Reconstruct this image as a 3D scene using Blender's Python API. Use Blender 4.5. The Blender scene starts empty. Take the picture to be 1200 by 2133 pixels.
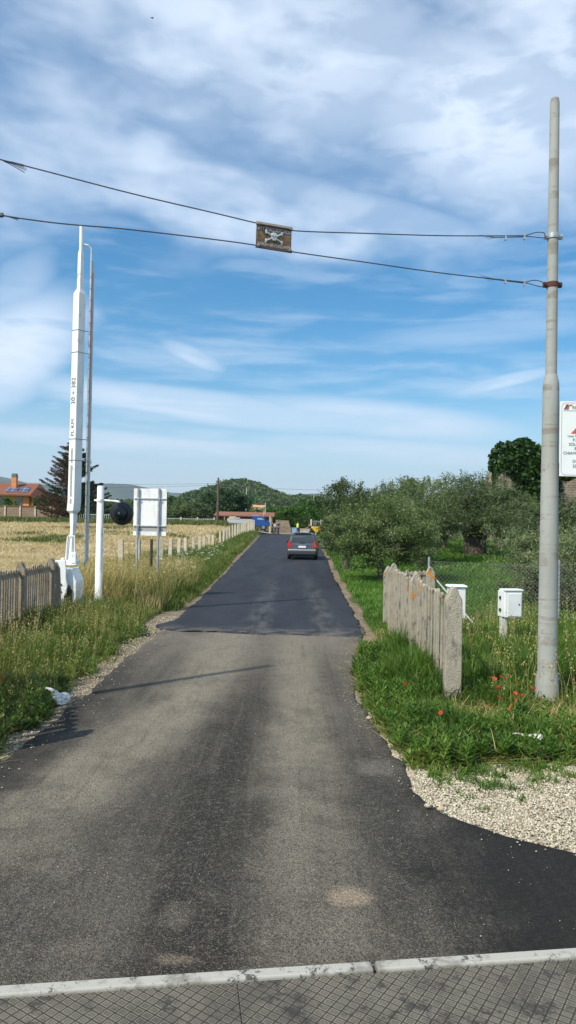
import bpy, math, random
import numpy as np
from mathutils import Vector, Matrix, Euler

# ------------------------------------------------------------------ camera
SC = bpy.context.scene
COL = SC.collection
CAMH, FPX, PITCH, ROLL = 2.0, 1550.0, math.radians(0.94), math.radians(1.1)
cam_d = bpy.data.cameras.new('camera')
cam_d.sensor_fit = 'VERTICAL'; cam_d.sensor_height = 36.0
cam_d.lens = 36.0 * FPX / 2133.0
cam_d.clip_start = 0.05; cam_d.clip_end = 30000
cam = bpy.data.objects.new('camera', cam_d); COL.objects.link(cam)
CR = Matrix.Rotation(math.radians(90) + PITCH, 3, 'X') @ Matrix.Rotation(ROLL, 3, 'Z')
cam.matrix_world = Matrix.Translation((0, 0, CAMH)) @ CR.to_4x4()
SC.camera = cam

# ------------------------------------------------------------------ sky, sun, exposure
SUN_EL, SUN_AZ = 47.0, math.atan2(-0.72, -0.69)      # azimuth measured from +Y towards +X
sdir = Vector((math.sin(SUN_AZ) * math.cos(math.radians(SUN_EL)), math.cos(SUN_AZ) * math.cos(math.radians(SUN_EL)), math.sin(math.radians(SUN_EL))))
world = bpy.data.worlds.new("World"); SC.world = world; world.use_nodes = True
nt = world.node_tree; nt.nodes.clear()
def N(t, **k):
    n = nt.nodes.new(t)
    for a, b in k.items(): setattr(n, a, b)
    return n
def Lk(a, b): nt.links.new(a, b)
def math_n(op, a, b=None, c=None, clamp=False):
    n = N('ShaderNodeMath', operation=op, use_clamp=clamp)
    for i, v in enumerate((a, b, c)):
        if v is None: continue
        if isinstance(v, (int, float)): n.inputs[i].default_value = v
        else: Lk(v, n.inputs[i])
    return n.outputs[0]
def smooth_n(v, a, b, lo=0.0, hi=1.0):
    n = N('ShaderNodeMapRange', interpolation_type='SMOOTHSTEP')
    Lk(v, n.inputs[0]); n.inputs[1].default_value = a; n.inputs[2].default_value = b
    n.inputs[3].default_value = lo; n.inputs[4].default_value = hi
    return n.outputs[0]
out = N('ShaderNodeOutputWorld'); bg = N('ShaderNodeBackground'); bg.inputs[1].default_value = 0.105
sky = N('ShaderNodeTexSky', sky_type='NISHITA'); sky.sun_disc = False
sky.sun_elevation = math.radians(SUN_EL); sky.sun_rotation = SUN_AZ
sky.altitude = 100; sky.air_density = 1.0; sky.dust_density = 0.4; sky.ozone_density = 2.5
hsv = N('ShaderNodeHueSaturation'); hsv.inputs['Saturation'].default_value = 1.42; hsv.inputs['Value'].default_value = 1.07
tint = N('ShaderNodeMixRGB', blend_type='MULTIPLY'); tint.inputs[0].default_value = 1; tint.inputs[2].default_value = (1.0, 1.09, 1.05, 1); Lk(sky.outputs[0], tint.inputs[1]); Lk(tint.outputs[0], hsv.inputs['Color'])
tc = N('ShaderNodeTexCoord'); sep = N('ShaderNodeSeparateXYZ'); Lk(tc.outputs['Generated'], sep.inputs[0])
dx, dy, dz = sep.outputs
el = math_n('ARCSINE', math_n('MINIMUM', math_n('MAXIMUM', dz, -1.0), 1.0))     # elevation, radians
az = math_n('ARCTAN2', dx, dy)
def cloud_noise(sx, sz, scale, detail, rough, dist, off, tilt=0.0):
    c = N('ShaderNodeCombineXYZ')
    Lk(math_n('ADD', math_n('MULTIPLY', az, sx), math_n('MULTIPLY', el, tilt)), c.inputs[0])
    Lk(math_n('ADD', math_n('MULTIPLY', el, sz), math_n('MULTIPLY', az, -tilt * .3)), c.inputs[1]); c.inputs[2].default_value = off
    n = N('ShaderNodeTexNoise'); n.noise_dimensions = '3D'
    n.inputs['Scale'].default_value = scale; n.inputs['Detail'].default_value = detail
    n.inputs['Roughness'].default_value = rough; n.inputs['Distortion'].default_value = dist
    Lk(c.outputs[0], n.inputs['Vector'])
    return n.outputs['Fac']
R = math.radians
big = cloud_noise(1.0, 1.9, 4.0, 4, .5, .15, 1.7, .5)
fine = cloud_noise(1.0, 2.6, 9.0, 8, .52, .30, 4.1, 1.0)
fib = cloud_noise(1.0, 6.0, 5.0, 8, .58, .25, 9.3, -.5)
tex = math_n('ADD', math_n('MULTIPLY', big, .68), math_n('MULTIPLY', fine, .32))
def spot(px, py, rx, ry, tilt, amp, nz, lo=.40, hi=.60):
    """soft elongated cloud: direction and extent in degrees"""
    a0 = math.atan((px - 600) / FPX); e0 = math.atan((1092 + .0192 * (px - 600) - py) / FPX * math.cos(a0)); tl = R(tilt)
    u = math_n('SUBTRACT', az, a0); v = math_n('SUBTRACT', el, e0)
    p = math_n('DIVIDE', math_n('ADD', math_n('MULTIPLY', u, math.cos(tl)), math_n('MULTIPLY', v, math.sin(tl))), R(rx))
    q = math_n('DIVIDE', math_n('ADD', math_n('MULTIPLY', u, -math.sin(tl)), math_n('MULTIPLY', v, math.cos(tl))), R(ry))
    d = math_n('ADD', math_n('MULTIPLY', p, p), math_n('MULTIPLY', q, q))
    g = smooth_n(math_n('ADD', d, math_n('MULTIPLY', math_n('SUBTRACT', nz, .5), 2.2)), 1.5, .0)
    return math_n('MULTIPLY', math_n('MULTIPLY', g, smooth_n(nz, lo, hi, .62, 1)), amp)
hi_mask = smooth_n(math_n('ADD', el, math_n('MULTIPLY', math_n('SUBTRACT', big, .5), .22)), R(18), R(24))
veil = math_n('MULTIPLY', math_n('MULTIPLY', hi_mask, smooth_n(az, R(-24), R(2), .72, 1)), smooth_n(tex, .36, .68, .20, .95))
cl = math_n('MAXIMUM', veil, smooth_n(el, R(11), R(0), 0, .70))
cl = math_n('MAXIMUM', cl, math_n('MULTIPLY', smooth_n(fib, .42, .68, .0, .45), smooth_n(el, R(2), R(30), 1, .35)))
for a in ((15, 735, 6.5, 3.4, 38, 1.05, fine), (10, 640, 5, 2.0, 60, .55, fine), (395, 742, 2.6, .8, -20, .75, fine), (1045, 795, 4.0, .55, 12, .8, fine), (420, 850, 15, 1.3, -5, .95, fib), (800, 875, 11, 1.5, -6, .9, fib), (300, 925, 16, 1.0, -2, .9, fib), (850, 945, 14, 1.2, -4, .85, fib),
          (1000, 240, 11, 6, -15, 1.0, fine), (620, 90, 12, 6, -10, .85, fine), (330, 130, 7, 4, -30, .6, fine), (1150, 60, 5, 5, 0, .9, fine), (760, 440, 12, 1.6, -14, .6, fine), (1010, 690, 9, 1.0, 3, .35, fib)):
    cl = math_n('MAXIMUM', cl, spot(*a))
cl = math_n('MULTIPLY', cl, .95)
mixc = N('ShaderNodeMixRGB'); Lk(cl, mixc.inputs[0]); Lk(hsv.outputs[0], mixc.inputs[1])
mixc.inputs[2].default_value = (7.0, 8.0, 9.3, 1)
Lk(mixc.outputs[0], bg.inputs[0]); Lk(bg.outputs[0], out.inputs[0])

sun_d = bpy.data.lights.new('sun', 'SUN'); sun_d.energy = 4.6; sun_d.angle = math.radians(0.9); sun_d.color = (1.0, 0.92, 0.77)
sun = bpy.data.objects.new('sun', sun_d); COL.objects.link(sun)
sun.rotation_euler = (-sdir).to_track_quat('-Z', 'Y').to_euler(); sun.location = (-20, -20, 30)
SC.view_settings.view_transform = 'Standard'; SC.view_settings.look = 'None'
SC.view_settings.exposure = 0.32; SC.view_settings.gamma = 1.0; SC.view_settings.use_curve_mapping = False

# ------------------------------------------------------------------ helpers
rs = np.random.RandomState(7)
random.seed(5)
def at(px, py, Y):
    """point at world depth Y seen in photo pixel (px, py)"""
    r = CR @ Vector(((px - 600) / FPX, -(py - 1066.5) / FPX, -1.0))
    t = Y / r.y
    return Vector((r.x * t, Y, CAMH + r.z * t))
def vnoise(x, y, s=1.0, seed=0):
    x = np.asarray(x, float) * s + seed * 17.13; y = np.asarray(y, float) * s + seed * 9.71
    xi, yi = np.floor(x), np.floor(y); fx, fy = x - xi, y - yi
    fx = fx * fx * (3 - 2 * fx); fy = fy * fy * (3 - 2 * fy)
    def h(a, b): 
        v = np.sin(a * 127.1 + b * 311.7 + seed) * 43758.5453
        return v - np.floor(v)
    return (h(xi, yi) * (1 - fx) + h(xi + 1, yi) * fx) * (1 - fy) + (h(xi, yi + 1) * (1 - fx) + h(xi + 1, yi + 1) * fx) * fy
def sstep(v, a, b):
    t = np.clip((np.asarray(v, float) - a) / (b - a), 0, 1); return t * t * (3 - 2 * t)
RY = [-60, 12, 20, 30, 44, 70, 104, 160, 300, 900, 9000]
RZ = [0, 0, -.07, -.13, -.14, .15, .6, 1.2, 2.0, 3.0, 3.0]
LZ = [0, 0, .05, .2, .5, .95, 1.65, 1.9, 2.4, 3.0, 3.0]
GZ = [0, 0, .0, .08, .5, 1.0, 1.4, 1.8, 2.4, 3.0, 3.0]
def Zt(x, y):
    x = np.asarray(x, float); y = np.asarray(y, float)
    r = np.interp(y, RY, RZ); l = np.interp(y, RY, LZ); g = np.interp(y, RY, GZ)
    wl = sstep(-x, 3.2, 11); wr = sstep(x, 3.2, 11)
    near = sstep(y, 9, 20)
    z = r + (l - r) * wl + (g - r) * wr
    z = z + .05 * (vnoise(x, y, .35, 3) - .5) * (wl + wr) * sstep(y, 18, 30)
    bank = .35 * sstep(y, 55, 95) * sstep(-x, 3.0, 4.6) * (1 - sstep(-x, 6, 12))
    return z + bank
LEY = [-4, 2.5, 3.6, 5, 6, 9, 13.6, 14.2, 18, 21, 44, 95, 100, 103]
LEX = [-7, -4.6, -3.0, -2.4, -2.27, -2.24, -2.24, -2.3, -2.3, -2.31, -2.87, -3.4, -4.2, -9]
REY = [-4, 2.8, 3.8, 4.15, 4.4, 4.6, 4.8, 5.05, 5.5, 6.6, 8.5, 10, 12, 13.6, 14.2, 20, 33, 44, 95, 100, 103]
REX = [8, 5.5, 4.2, 2.9, 2.15, 1.72, 1.42, 1.17, .97, .92, .80, .87, 1.15, 1.42, 1.46, 1.62, 1.95, 2.36, 3.5, 4.4, 9]
def Lx(y): return np.interp(y, LEY, LEX)
def Rx(y): return np.interp(y, REY, REX)
YBX = [.5, .93, 1.05, 1.28, 1.8, 2.47, 5, 9]
YBY = [6.9, 6.7, 6.25, 6.02, 6.2, 6.38, 6.7, 7.2]

def tag(o, label=None, cat=None, group=None, kind=None):
    if label: o['label'] = label
    if cat: o['category'] = cat
    if group: o['group'] = group
    if kind: o['kind'] = kind
    return o
def empty(name, loc, rz=0.0, label=None, cat=None, group=None):
    o = bpy.data.objects.new(name, None); COL.objects.link(o)
    o.location = loc; o.rotation_euler = (0, 0, rz); o.empty_display_size = .2
    return tag(o, label, cat, group)
def copy_tree(o, parent=None):
    c = o.copy(); COL.objects.link(c)
    if parent is not None: c.parent = parent
    for ch in list(o.children): copy_tree(ch, c)
    return c

class MB:
    def __init__(s): s.v = []; s.f = []
    def add(s, vs, fs, M=None):
        b = len(s.v)
        for p in vs:
            p = Vector(p)
            s.v.append(tuple(M @ p) if M is not None else tuple(p))
        s.f += [tuple(b + i for i in f) for f in fs]
        return s
    def box(s, c, d, rz=0.0, M=None, taper=1.0):
        x, y, z = d[0] / 2, d[1] / 2, d[2] / 2
        vs = [(sx * x * (taper if sz > 0 else 1), sy * y * (taper if sz > 0 else 1), sz * z) for sz in (-1, 1) for sx, sy in ((-1, -1), (1, -1), (1, 1), (-1, 1))]
        T = Matrix.Translation(c) @ Matrix.Rotation(rz, 4, 'Z')
        if M is not None: T = M @ T
        return s.add(vs, [(3, 2, 1, 0), (4, 5, 6, 7), (0, 1, 5, 4), (1, 2, 6, 5), (2, 3, 7, 6), (3, 0, 4, 7)], T)
    def tube(s, pts, rad, n=8, cap=True, M=None):
        pts = [Vector(p) for p in pts]
        if not hasattr(rad, '__len__'): rad = [rad] * len(pts)
        vs = []; fs = []; up = None
        for i, p in enumerate(pts):
            d = (pts[min(i + 1, len(pts) - 1)] - pts[max(i - 1, 0)])
            d = d.normalized() if d.length > 1e-9 else Vector((0, 0, 1))
            if up is None:
                up = Vector((0, 0, 1)) if abs(d.z) < .9 else Vector((1, 0, 0))
            a = d.cross(up)
            if a.length < 1e-6: a = d.cross(Vector((0, 1, 0)))
            a.normalize(); b = d.cross(a).normalized(); up = -b if False else up
            for k in range(n):
                t = 2 * math.pi * (k + .5) / n
                vs.append(p + a * math.cos(t) * rad[i] + b * math.sin(t) * rad[i])
        m = len(pts)
        for i in range(m - 1):
            for k in range(n):
                k2 = (k + 1) % n
                fs.append((i * n + k, i * n + k2, (i + 1) * n + k2, (i + 1) * n + k))
        if cap:
            fs.append(tuple(range(n - 1, -1, -1))); fs.append(tuple((m - 1) * n + k for k in range(n)))
        return s.add(vs, fs, M)
    def prism(s, poly, axis, a0, a1, M=None):
        """poly: 2-d outline; axis 'x': poly is (y,z); 'y': (x,z); 'z': (x,y)"""
        def q(p, a):
            return {'x': (a, p[0], p[1]), 'y': (p[0], a, p[1]), 'z': (p[0], p[1], a)}[axis]
        n = len(poly)
        vs = [q(p, a0) for p in poly] + [q(p, a1) for p in poly]
        fs = [tuple(range(n)), tuple(range(2 * n - 1, n - 1, -1))] + [(i, (i + 1) % n + 0, (i + 1) % n + n, i + n) for i in range(n)]
        return s.add(vs, fs, M)
    def ball(s, c, r, seg=10, ring=7, M=None, jit=0):
        rx, ry, rz = r if hasattr(r, '__len__') else (r, r, r)
        vs = [(c[0], c[1], c[2] - rz)]
        for i in range(1, ring):
            ph = math.pi * i / ring
            for k in range(seg):
                t = 2 * math.pi * k / seg; j = 1 + (random.random() - .5) * jit
                vs.append((c[0] + rx * j * math.sin(ph) * math.cos(t), c[1] + ry * j * math.sin(ph) * math.sin(t), c[2] - rz * j * math.cos(ph)))
        vs.append((c[0], c[1], c[2] + rz)); L = len(vs) - 1; fs = []
        for k in range(seg):
            fs.append((0, 1 + (k + 1) % seg, 1 + k)); fs.append((L, L - seg + k, L - seg + (k + 1) % seg))
        for i in range(ring - 2):
            for k in range(seg):
                a = 1 + i * seg
                fs.append((a + k, a + (k + 1) % seg, a + seg + (k + 1) % seg, a + seg + k))
        return s.add(vs, fs, M)
    def build(s, name, mat, parent=None, smooth=False, bevel=0, loc=None):
        me = bpy.data.meshes.new(name); me.from_pydata(s.v, [], s.f); me.update()
        bmfix(me)
        return link(name, me, mat, parent, smooth, bevel, loc)
def bmfix(me):
    import bmesh
    bm = bmesh.new(); bm.from_mesh(me); bmesh.ops.recalc_face_normals(bm, faces=bm.faces); bm.to_mesh(me); bm.free()
def link(name, me, mat, parent=None, smooth=False, bevel=0, loc=None):
    o = bpy.data.objects.new(name, me); COL.objects.link(o)
    if mat is not None:
        for m in (mat if isinstance(mat, (list, tuple)) else [mat]): me.materials.append(m)
    if smooth:
        me.polygons.foreach_set('use_smooth', [True] * len(me.polygons))
        if smooth == 'auto':
            try: me.set_sharp_from_angle(angle=math.radians(35))
            except Exception: pass
    if bevel:
        b = o.modifiers.new('bevel', 'BEVEL'); b.width = bevel; b.segments = 2; b.limit_method = 'ANGLE'
    if parent is not None: o.parent = parent
    if loc is not None: o.location = loc
    return o
def np_mesh(name, V, loops, starts, totals):
    me = bpy.data.meshes.new(name)
    me.vertices.add(len(V)); me.vertices.foreach_set('co', np.ascontiguousarray(V, dtype=np.float32).ravel())
    me.loops.add(len(loops)); me.loops.foreach_set('vertex_index', np.ascontiguousarray(loops, dtype=np.int32))
    me.polygons.add(len(starts)); me.polygons.foreach_set('loop_start', np.ascontiguousarray(starts, dtype=np.int32))
    me.polygons.foreach_set('loop_total', np.ascontiguousarray(totals, dtype=np.int32))
    me.update(calc_edges=True); me.validate()
    return me
def grid_mesh(name, X, Y, Z):
    ny, nx = X.shape
    V = np.stack([X, Y, Z], -1).reshape(-1, 3)
    idx = np.arange(ny * nx).reshape(ny, nx)
    q = np.stack([idx[:-1, :-1], idx[:-1, 1:], idx[1:, 1:], idx[1:, :-1]], -1).reshape(-1, 4)
    n = len(q)
    return np_mesh(name, V, q.ravel(), np.arange(n) * 4, np.full(n, 4))

# ------------------------------------------------------------------ materials
class NT:
    def __init__(s, name):
        s.m = bpy.data.materials.new(name); s.m.use_nodes = True; s.t = s.m.node_tree; s.t.nodes.clear()
        s.out = s.n('ShaderNodeOutputMaterial'); s.b = s.n('ShaderNodeBsdfPrincipled'); s.l(s.b.outputs[0], s.out.inputs[0])
        s.tc = s.n('ShaderNodeTexCoord')
    def n(s, t, **k):
        x = s.t.nodes.new(t)
        for a, b in k.items(): setattr(x, a, b)
        return x
    def l(s, a, b): s.t.links.new(a, b)
    def setv(s, sock, v):
        if isinstance(v, (int, float)): sock.default_value = v
        elif isinstance(v, (tuple, list)): sock.default_value = tuple(v) + ((1,) if len(v) == 3 and len(sock.default_value) == 4 else ())
        else: s.l(v, sock)
    def mapping(s, sc=(1, 1, 1), rot=(0, 0, 0), loc=(0, 0, 0), co='Object'):
        m = s.n('ShaderNodeMapping'); m.inputs['Scale'].default_value = sc; m.inputs['Rotation'].default_value = rot; m.inputs['Location'].default_value = loc
        s.l(s.tc.outputs[co], m.inputs[0]); return m.outputs[0]
    def noise(s, scale, detail=4, rough=.55, vec=None, dist=0, col=False):
        n = s.n('ShaderNodeTexNoise'); n.inputs['Scale'].default_value = scale; n.inputs['Detail'].default_value = detail
        n.inputs['Roughness'].default_value = rough; n.inputs['Distortion'].default_value = dist
        s.l(vec if vec is not None else s.tc.outputs['Object'], n.inputs['Vector'])
        return n.outputs['Color' if col else 'Fac']
    def vor(s, scale, vec=None, feature='F1', out='Distance', rnd=1.0):
        n = s.n('ShaderNodeTexVoronoi', feature=feature); n.inputs['Scale'].default_value = scale; n.inputs['Randomness'].default_value = rnd
        s.l(vec if vec is not None else s.tc.outputs['Object'], n.inputs['Vector']); return n.outputs[out]
    def ramp(s, v, a, b, lo=0.0, hi=1.0, sm=True):
        n = s.n('ShaderNodeMapRange'); n.interpolation_type = 'SMOOTHSTEP' if sm else 'LINEAR'
        s.setv(n.inputs[0], v); n.inputs[1].default_value = a; n.inputs[2].default_value = b; n.inputs[3].default_value = lo; n.inputs[4].default_value = hi
        return n.outputs[0]
    def mix(s, f, a, b, mode='MIX'):
        n = s.n('ShaderNodeMixRGB', blend_type=mode); s.setv(n.inputs[0], f); s.setv(n.inputs[1], a); s.setv(n.inputs[2], b); return n.outputs[0]
    def ma(s, op, a, b=0.0, clamp=False):
        n = s.n('ShaderNodeMath', operation=op, use_clamp=clamp); s.setv(n.inputs[0], a); s.setv(n.inputs[1], b); return n.outputs[0]
    def bump(s, h, strength=.4, dist=.01, prev=None):
        n = s.n('ShaderNodeBump'); n.inputs['Strength'].default_value = strength; n.inputs['Distance'].default_value = dist
        s.l(h, n.inputs['Height'])
        if prev is not None: s.l(prev, n.inputs['Normal'])
        return n.outputs[0]
    def fin(s, col, rough=.8, metal=0.0, normal=None, spec=None):
        s.setv(s.b.inputs['Base Color'], col); s.setv(s.b.inputs['Roughness'], rough); s.setv(s.b.inputs['Metallic'], metal)
        if normal is not None: s.l(normal, s.b.inputs['Normal'])
        if spec is not None: s.b.inputs['Specular IOR Level'].default_value = spec
        return s.m
MATS = {}
def simple(name, col, rough=.6, metal=0, var=.12, scale=6, bump=0, bscale=40, col2=None, thr=(.45, .65), spec=None, wscale=None):
    if name in MATS: return MATS[name]
    t = NT(name)
    vec = t.mapping(wscale) if wscale else None
    n1 = t.noise(scale, 5, .6, vec)
    dark = tuple(c * (1 - var) for c in col); lite = tuple(min(1, c * (1 + var)) for c in col)
    c = t.mix(t.ramp(n1, .3, .7), dark, lite)
    if col2: c = t.mix(t.ramp(t.noise(scale * 1.7, 6, .65, vec), thr[0], thr[1]), c, col2)
    nm = t.bump(t.noise(bscale, 5, .6, vec), bump, .01) if bump else None
    MATS[name] = t.fin(c, rough, metal, nm, spec)
    return MATS[name]
def leafmat(name, cols, trans=.35, rough=.55, nscale=.8, back=None, per_tree=0):
    """per-leaf random colour between cols + slow variation"""
    t = NT(name)
    geo = t.n('ShaderNodeNewGeometry')
    cr = t.n('ShaderNodeValToRGB'); els = cr.color_ramp.elements
    els[0].position = 0; els[0].color = (*cols[0], 1); els[1].position = 1; els[1].color = (*cols[-1], 1)
    for i, c in enumerate(cols[1:-1]):
        e = els.new((i + 1) / (len(cols) - 1)); e.color = (*c, 1)
    nz = t.noise(nscale, 3, .6)
    f = t.ma('ADD', t.ma('MULTIPLY', geo.outputs['Random Per Island'], .55), t.ma('MULTIPLY', t.ramp(nz, .3, .7, 0, 1), .45), True)
    t.l(f, cr.inputs[0]); c = cr.outputs[0]
    if per_tree:
        oi = t.n('ShaderNodeObjectInfo'); v_ = t.ramp(oi.outputs['Random'], 0, 1, 1 - per_tree, 1 + per_tree, False); hs_n = t.n('ShaderNodeHueSaturation'); t.l(v_, hs_n.inputs['Value']); t.l(c, hs_n.inputs['Color']); t.l(t.ramp(oi.outputs['Random'], 0, 1, .515, .485, False), hs_n.inputs['Hue']); c = hs_n.outputs[0]
    if back: c = t.mix(geo.outputs['Backfacing'], c, back)
    t.fin(c, rough, 0, None, .3)
    tr = t.n('ShaderNodeBsdfTranslucent'); t.l(t.mix(1.0, c, (1.0, 1.0, .6, 1), 'MULTIPLY'), tr.inputs[0])
    ms = t.n('ShaderNodeMixShader'); ms.inputs[0].default_value = trans
    t.l(t.b.outputs[0], ms.inputs[1]); t.l(tr.outputs[0], ms.inputs[2]); t.l(ms.outputs[0], t.out.inputs[0])
    MATS[name] = t.m
    return t.m

white_paint = simple('white_paint', (.80, .81, .80), .45, 0, .05, 3, .08, 60, (.50, .46, .38), (.56, .74))
grey_paint = simple('grey_box_paint', (.70, .72, .72), .5, 0, .04, 4, 0, 40, (.5, .49, .45), (.80, .95))
galv = simple('galvanised_steel', (.42, .44, .45), .45, .6, .18, 9, .05, 60)
dark_steel = simple('dark_steel', (.06, .06, .065), .5, .6, .3, 20, .1, 80)
wire_m = simple('wire_steel', (.10, .105, .11), .5, .7, .3, 40)
rust = simple('rusty_steel', (.10, .030, .018), .8, .2, .35, 30, .3, 90)
black_m = simple('black_plastic', (.012, .013, .015), .35, 0, .2, 10)
black_txt = simple('black_lettering', (.02, .02, .022), .7, 0, .2, 10)
rubber = simple('tyre_rubber', (.02, .02, .02), .85, 0, .2, 20)
glass_dark = simple('dark_window_glass', (.03, .04, .045), .08, 0, .1, 2, spec=.8)
bark = simple('olive_bark', (.085, .068, .05), .95, 0, .4, 6, .8, 14, (.15, .13, .10), wscale=(1, 1, .35))
bark_dark = simple('conifer_bark', (.06, .042, .03), .95, 0, .35, 6, .6, 14)
terracotta = simple('terracotta_roof', (.24, .095, .05), .85, 0, .25, 3, .3, 20, (.15, .075, .045))
skin_m = simple('skin', (.42, .24, .16), .6, 0, .08, 10)

def concrete(name, base, stain, lichen=False):
    t = NT(name)
    c = t.mix(t.ramp(t.noise(5, 6, .6), .3, .7), tuple(x * .8 for x in base), base)
    c = t.mix(t.ramp(t.noise(9, 7, .7, t.mapping((1, 1, .35))), .50, .66), c, stain)
    sp = t.vor(70); c = t.mix(t.ramp(sp, .0, .25, .55, 0), c, tuple(x * .45 for x in base))
    c = t.mix(t.ramp(t.noise(45, 4, .7), .58, .70, 0, .8), c, tuple(min(1, x * 1.35) for x in base))
    if lichen:
        z = t.n('ShaderNodeSeparateXYZ'); t.l(t.tc.outputs['Object'], z.inputs[0])
        lm = t.ma('MULTIPLY', t.ramp(t.noise(7.5, 2, .4), .645, .67), t.ramp(z.outputs[2], .82, .98))
        c = t.mix(lm, c, (.55, .22, .02))
        c = t.mix(t.ma('MULTIPLY', t.ramp(t.noise(12, 3, .6, t.mapping((1, 1, 1), loc=(3, 1, 5))), .55, .62), t.ramp(z.outputs[2], .3, .9, .0, .55)), c, (.40, .38, .30))
    h = t.ma('ADD', t.noise(60, 5, .7), t.ma('MULTIPLY', t.vor(70), .8))
    return t.fin(c, .95, 0, t.bump(h, .7, .012), .2)
conc_old = concrete('weathered_fence_concrete', (.40, .36, .285), (.13, .115, .09), True)
conc_dark = concrete('dark_weathered_concrete', (.36, .30, .22), (.15, .12, .09))
conc_pale = concrete('pale_stake_concrete', (.62, .55, .42), (.30, .26, .19))
conc_pole = NT('pole_concrete')
_t = conc_pole
_c = _t.mix(_t.ramp(_t.noise(3, 5, .6, _t.mapping((1, 1, .3))), .3, .7), (.27, .28, .26), (.34, .35, .33))
_c = _t.mix(_t.ramp(_t.noise(10, 6, .75, _t.mapping((1, 1, .25))), .60, .72, 0, .75), _c, (.19, .18, .155))
_c = _t.mix(_t.ramp(_t.noise(14, 6, .8, _t.mapping((.6, .6, 2.5), loc=(4, 2, 1))), .64, .68, 0, .6), _c, (.12, .11, .095))
_c = _t.mix(_t.ramp(_t.noise(3.5, 3, .5, _t.mapping((1, 1, 1), loc=(9, 2, 7))), .68, .75, 0, .7), _c, (.38, .27, .16))
_c = _t.mix(_t.ma('MULTIPLY', _t.ramp(_t.noise(1.0, 4, .7, _t.mapping((.25, .25, 5))), .50, .56, 0, .75), _t.ramp(_t.noise(5, 5, .7), .44, .62)), _c, (.20, .175, .14))
conc_pole = _t.fin(_c, .8, 0, _t.bump(_t.noise(50, 5, .6), .25, .01), .3)
# ================================================================== GROUND
def axis(core0, core1, step, far0, far1, gr=1.09):
    c = list(np.arange(core0, core1, step)); s = step; v = c[-1]
    while v < far1: s *= gr; v += s; c.append(v)
    s = step; v = c[0]; pre = []
    while v > far0: s *= gr; v -= s; pre.append(v)
    return np.array(pre[::-1] + c)
gx = axis(-6, 6, .10, -7000, 7000); gy = axis(1.5, 20, .10, -60, 9000, 1.06)
GX, GY = np.meshgrid(gx, gy)
GZ0 = Zt(GX, GY)
jl = .10 * (vnoise(GX, GY, 2.3, 5) - .5) + .07 * (vnoise(GX, GY, 7, 6) - .5)
in_road = (GX > Lx(GY) + .12) & (GX < Rx(GY) - .12) & (GY < 103)
GZ1 = GZ0 - .06 * in_road + np.where(in_road, 0, .02 * (vnoise(GX, GY, 3, 8) - .5) * (GY < 60))
me = grid_mesh('ground', GX, GY, GZ1)
def zones(X, Y):
    nz = vnoise(X, Y, 1.3, 11) * .6 + vnoise(X, Y, 4.1, 12) * .4
    fieldedge = np.interp(Y, [10, 15.5, 18, 30, 60, 100], [-5.6, -5.2, -4.6, -5.2, -6.2, -6.6])
    straw = sstep(fieldedge - X + (nz - .5) * 1.2, -.3, .6) * sstep(Y, 15.0, 17.5) * (1 - sstep(Y + (nz - .5) * 8, 97, 103))
    dl = Lx(Y) - X; dr = X - Rx(Y)
    wl = np.interp(Y, [5, 7, 9, 11, 14], [.06, .12, .30, .40, .45]) + .30 * (vnoise(X, Y, .9, 21) - .5) + .3 * (vnoise(X, Y, 3.1, 22) - .5)
    gravel = ((dl > -.5) & (dl < wl) & (Y < 17)).astype(float)
    yb = np.interp(X, YBX, YBY) + .35 * (vnoise(X, Y, 2.2, 23) - .5)
    gravel = np.maximum(gravel, ((X > Rx(Y) - .5) & (Y < yb)).astype(float))
    gravel = np.maximum(gravel, ((dr > -.3) & (dr < .02 + .10 * vnoise(X, Y, 3, 24)) & (Y < 13)).astype(float))
    dirt = ((dr > -.3) & (dr < .05 + .38 * (vnoise(X, Y, .5, 25))) & (Y >= 12.6) & (Y < 60)).astype(float)
    dirt = np.maximum(dirt, ((dl > -.3) & (dl < .12 + .5 * (vnoise(X, Y, .6, 26))) & (Y >= 13.5) & (Y < 95)).astype(float))
    return straw, gravel, dirt
st, gr_, di = zones(GX, GY)
ca = me.color_attributes.new('zone', 'FLOAT_COLOR', 'POINT')
ca.data.foreach_set('color', np.stack([st, gr_, di, np.ones_like(st)], -1).astype(np.float32).ravel())
t = NT('ground_cover')
vc = t.n('ShaderNodeVertexColor', layer_name='zone'); sp = t.n('ShaderNodeSeparateColor'); t.l(vc.outputs[0], sp.inputs[0])
g = t.mix(t.ramp(t.noise(.7, 5, .6), .35, .65), (.060, .085, .022), (.10, .125, .04))
g = t.mix(t.ramp(t.noise(9, 5, .7), .5, .7, 0, .6), g, (.10, .095, .04))
s_ = t.mix(t.ramp(t.noise(1.6, 6, .65, t.mapping((.35, 1.6, 1))), .35, .65), (.27, .21, .11), (.50, .41, .25))
s_ = t.mix(t.ramp(t.noise(.25, 4, .6), .55, .70, 0, .55), s_, (.13, .13, .05))
s_ = t.mix(t.ramp(t.noise(14, 6, .75, t.mapping((.6, 1.5, 1))), .45, .65, 0, .7), s_, (.50, .41, .25))
stones = t.vor(38, out='Color'); sd = t.vor(38)
gv = t.mix(t.ramp(t.noise(3, 4, .6), .35, .65), (.30, .265, .205), (.42, .375, .30))
sg_ = t.n('ShaderNodeSeparateColor'); t.l(stones, sg_.inputs[0]); gv = t.mix(.6, gv, t.mix(sg_.outputs[0], (.24, .20, .15), (.58, .54, .46)))
gv = t.mix(t.ramp(sd, .5, .8), gv, (.12, .10, .075))
dr_ = t.mix(t.ramp(t.noise(7, 6, .7), .35, .65), (.13, .095, .06), (.27, .22, .155))
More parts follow.
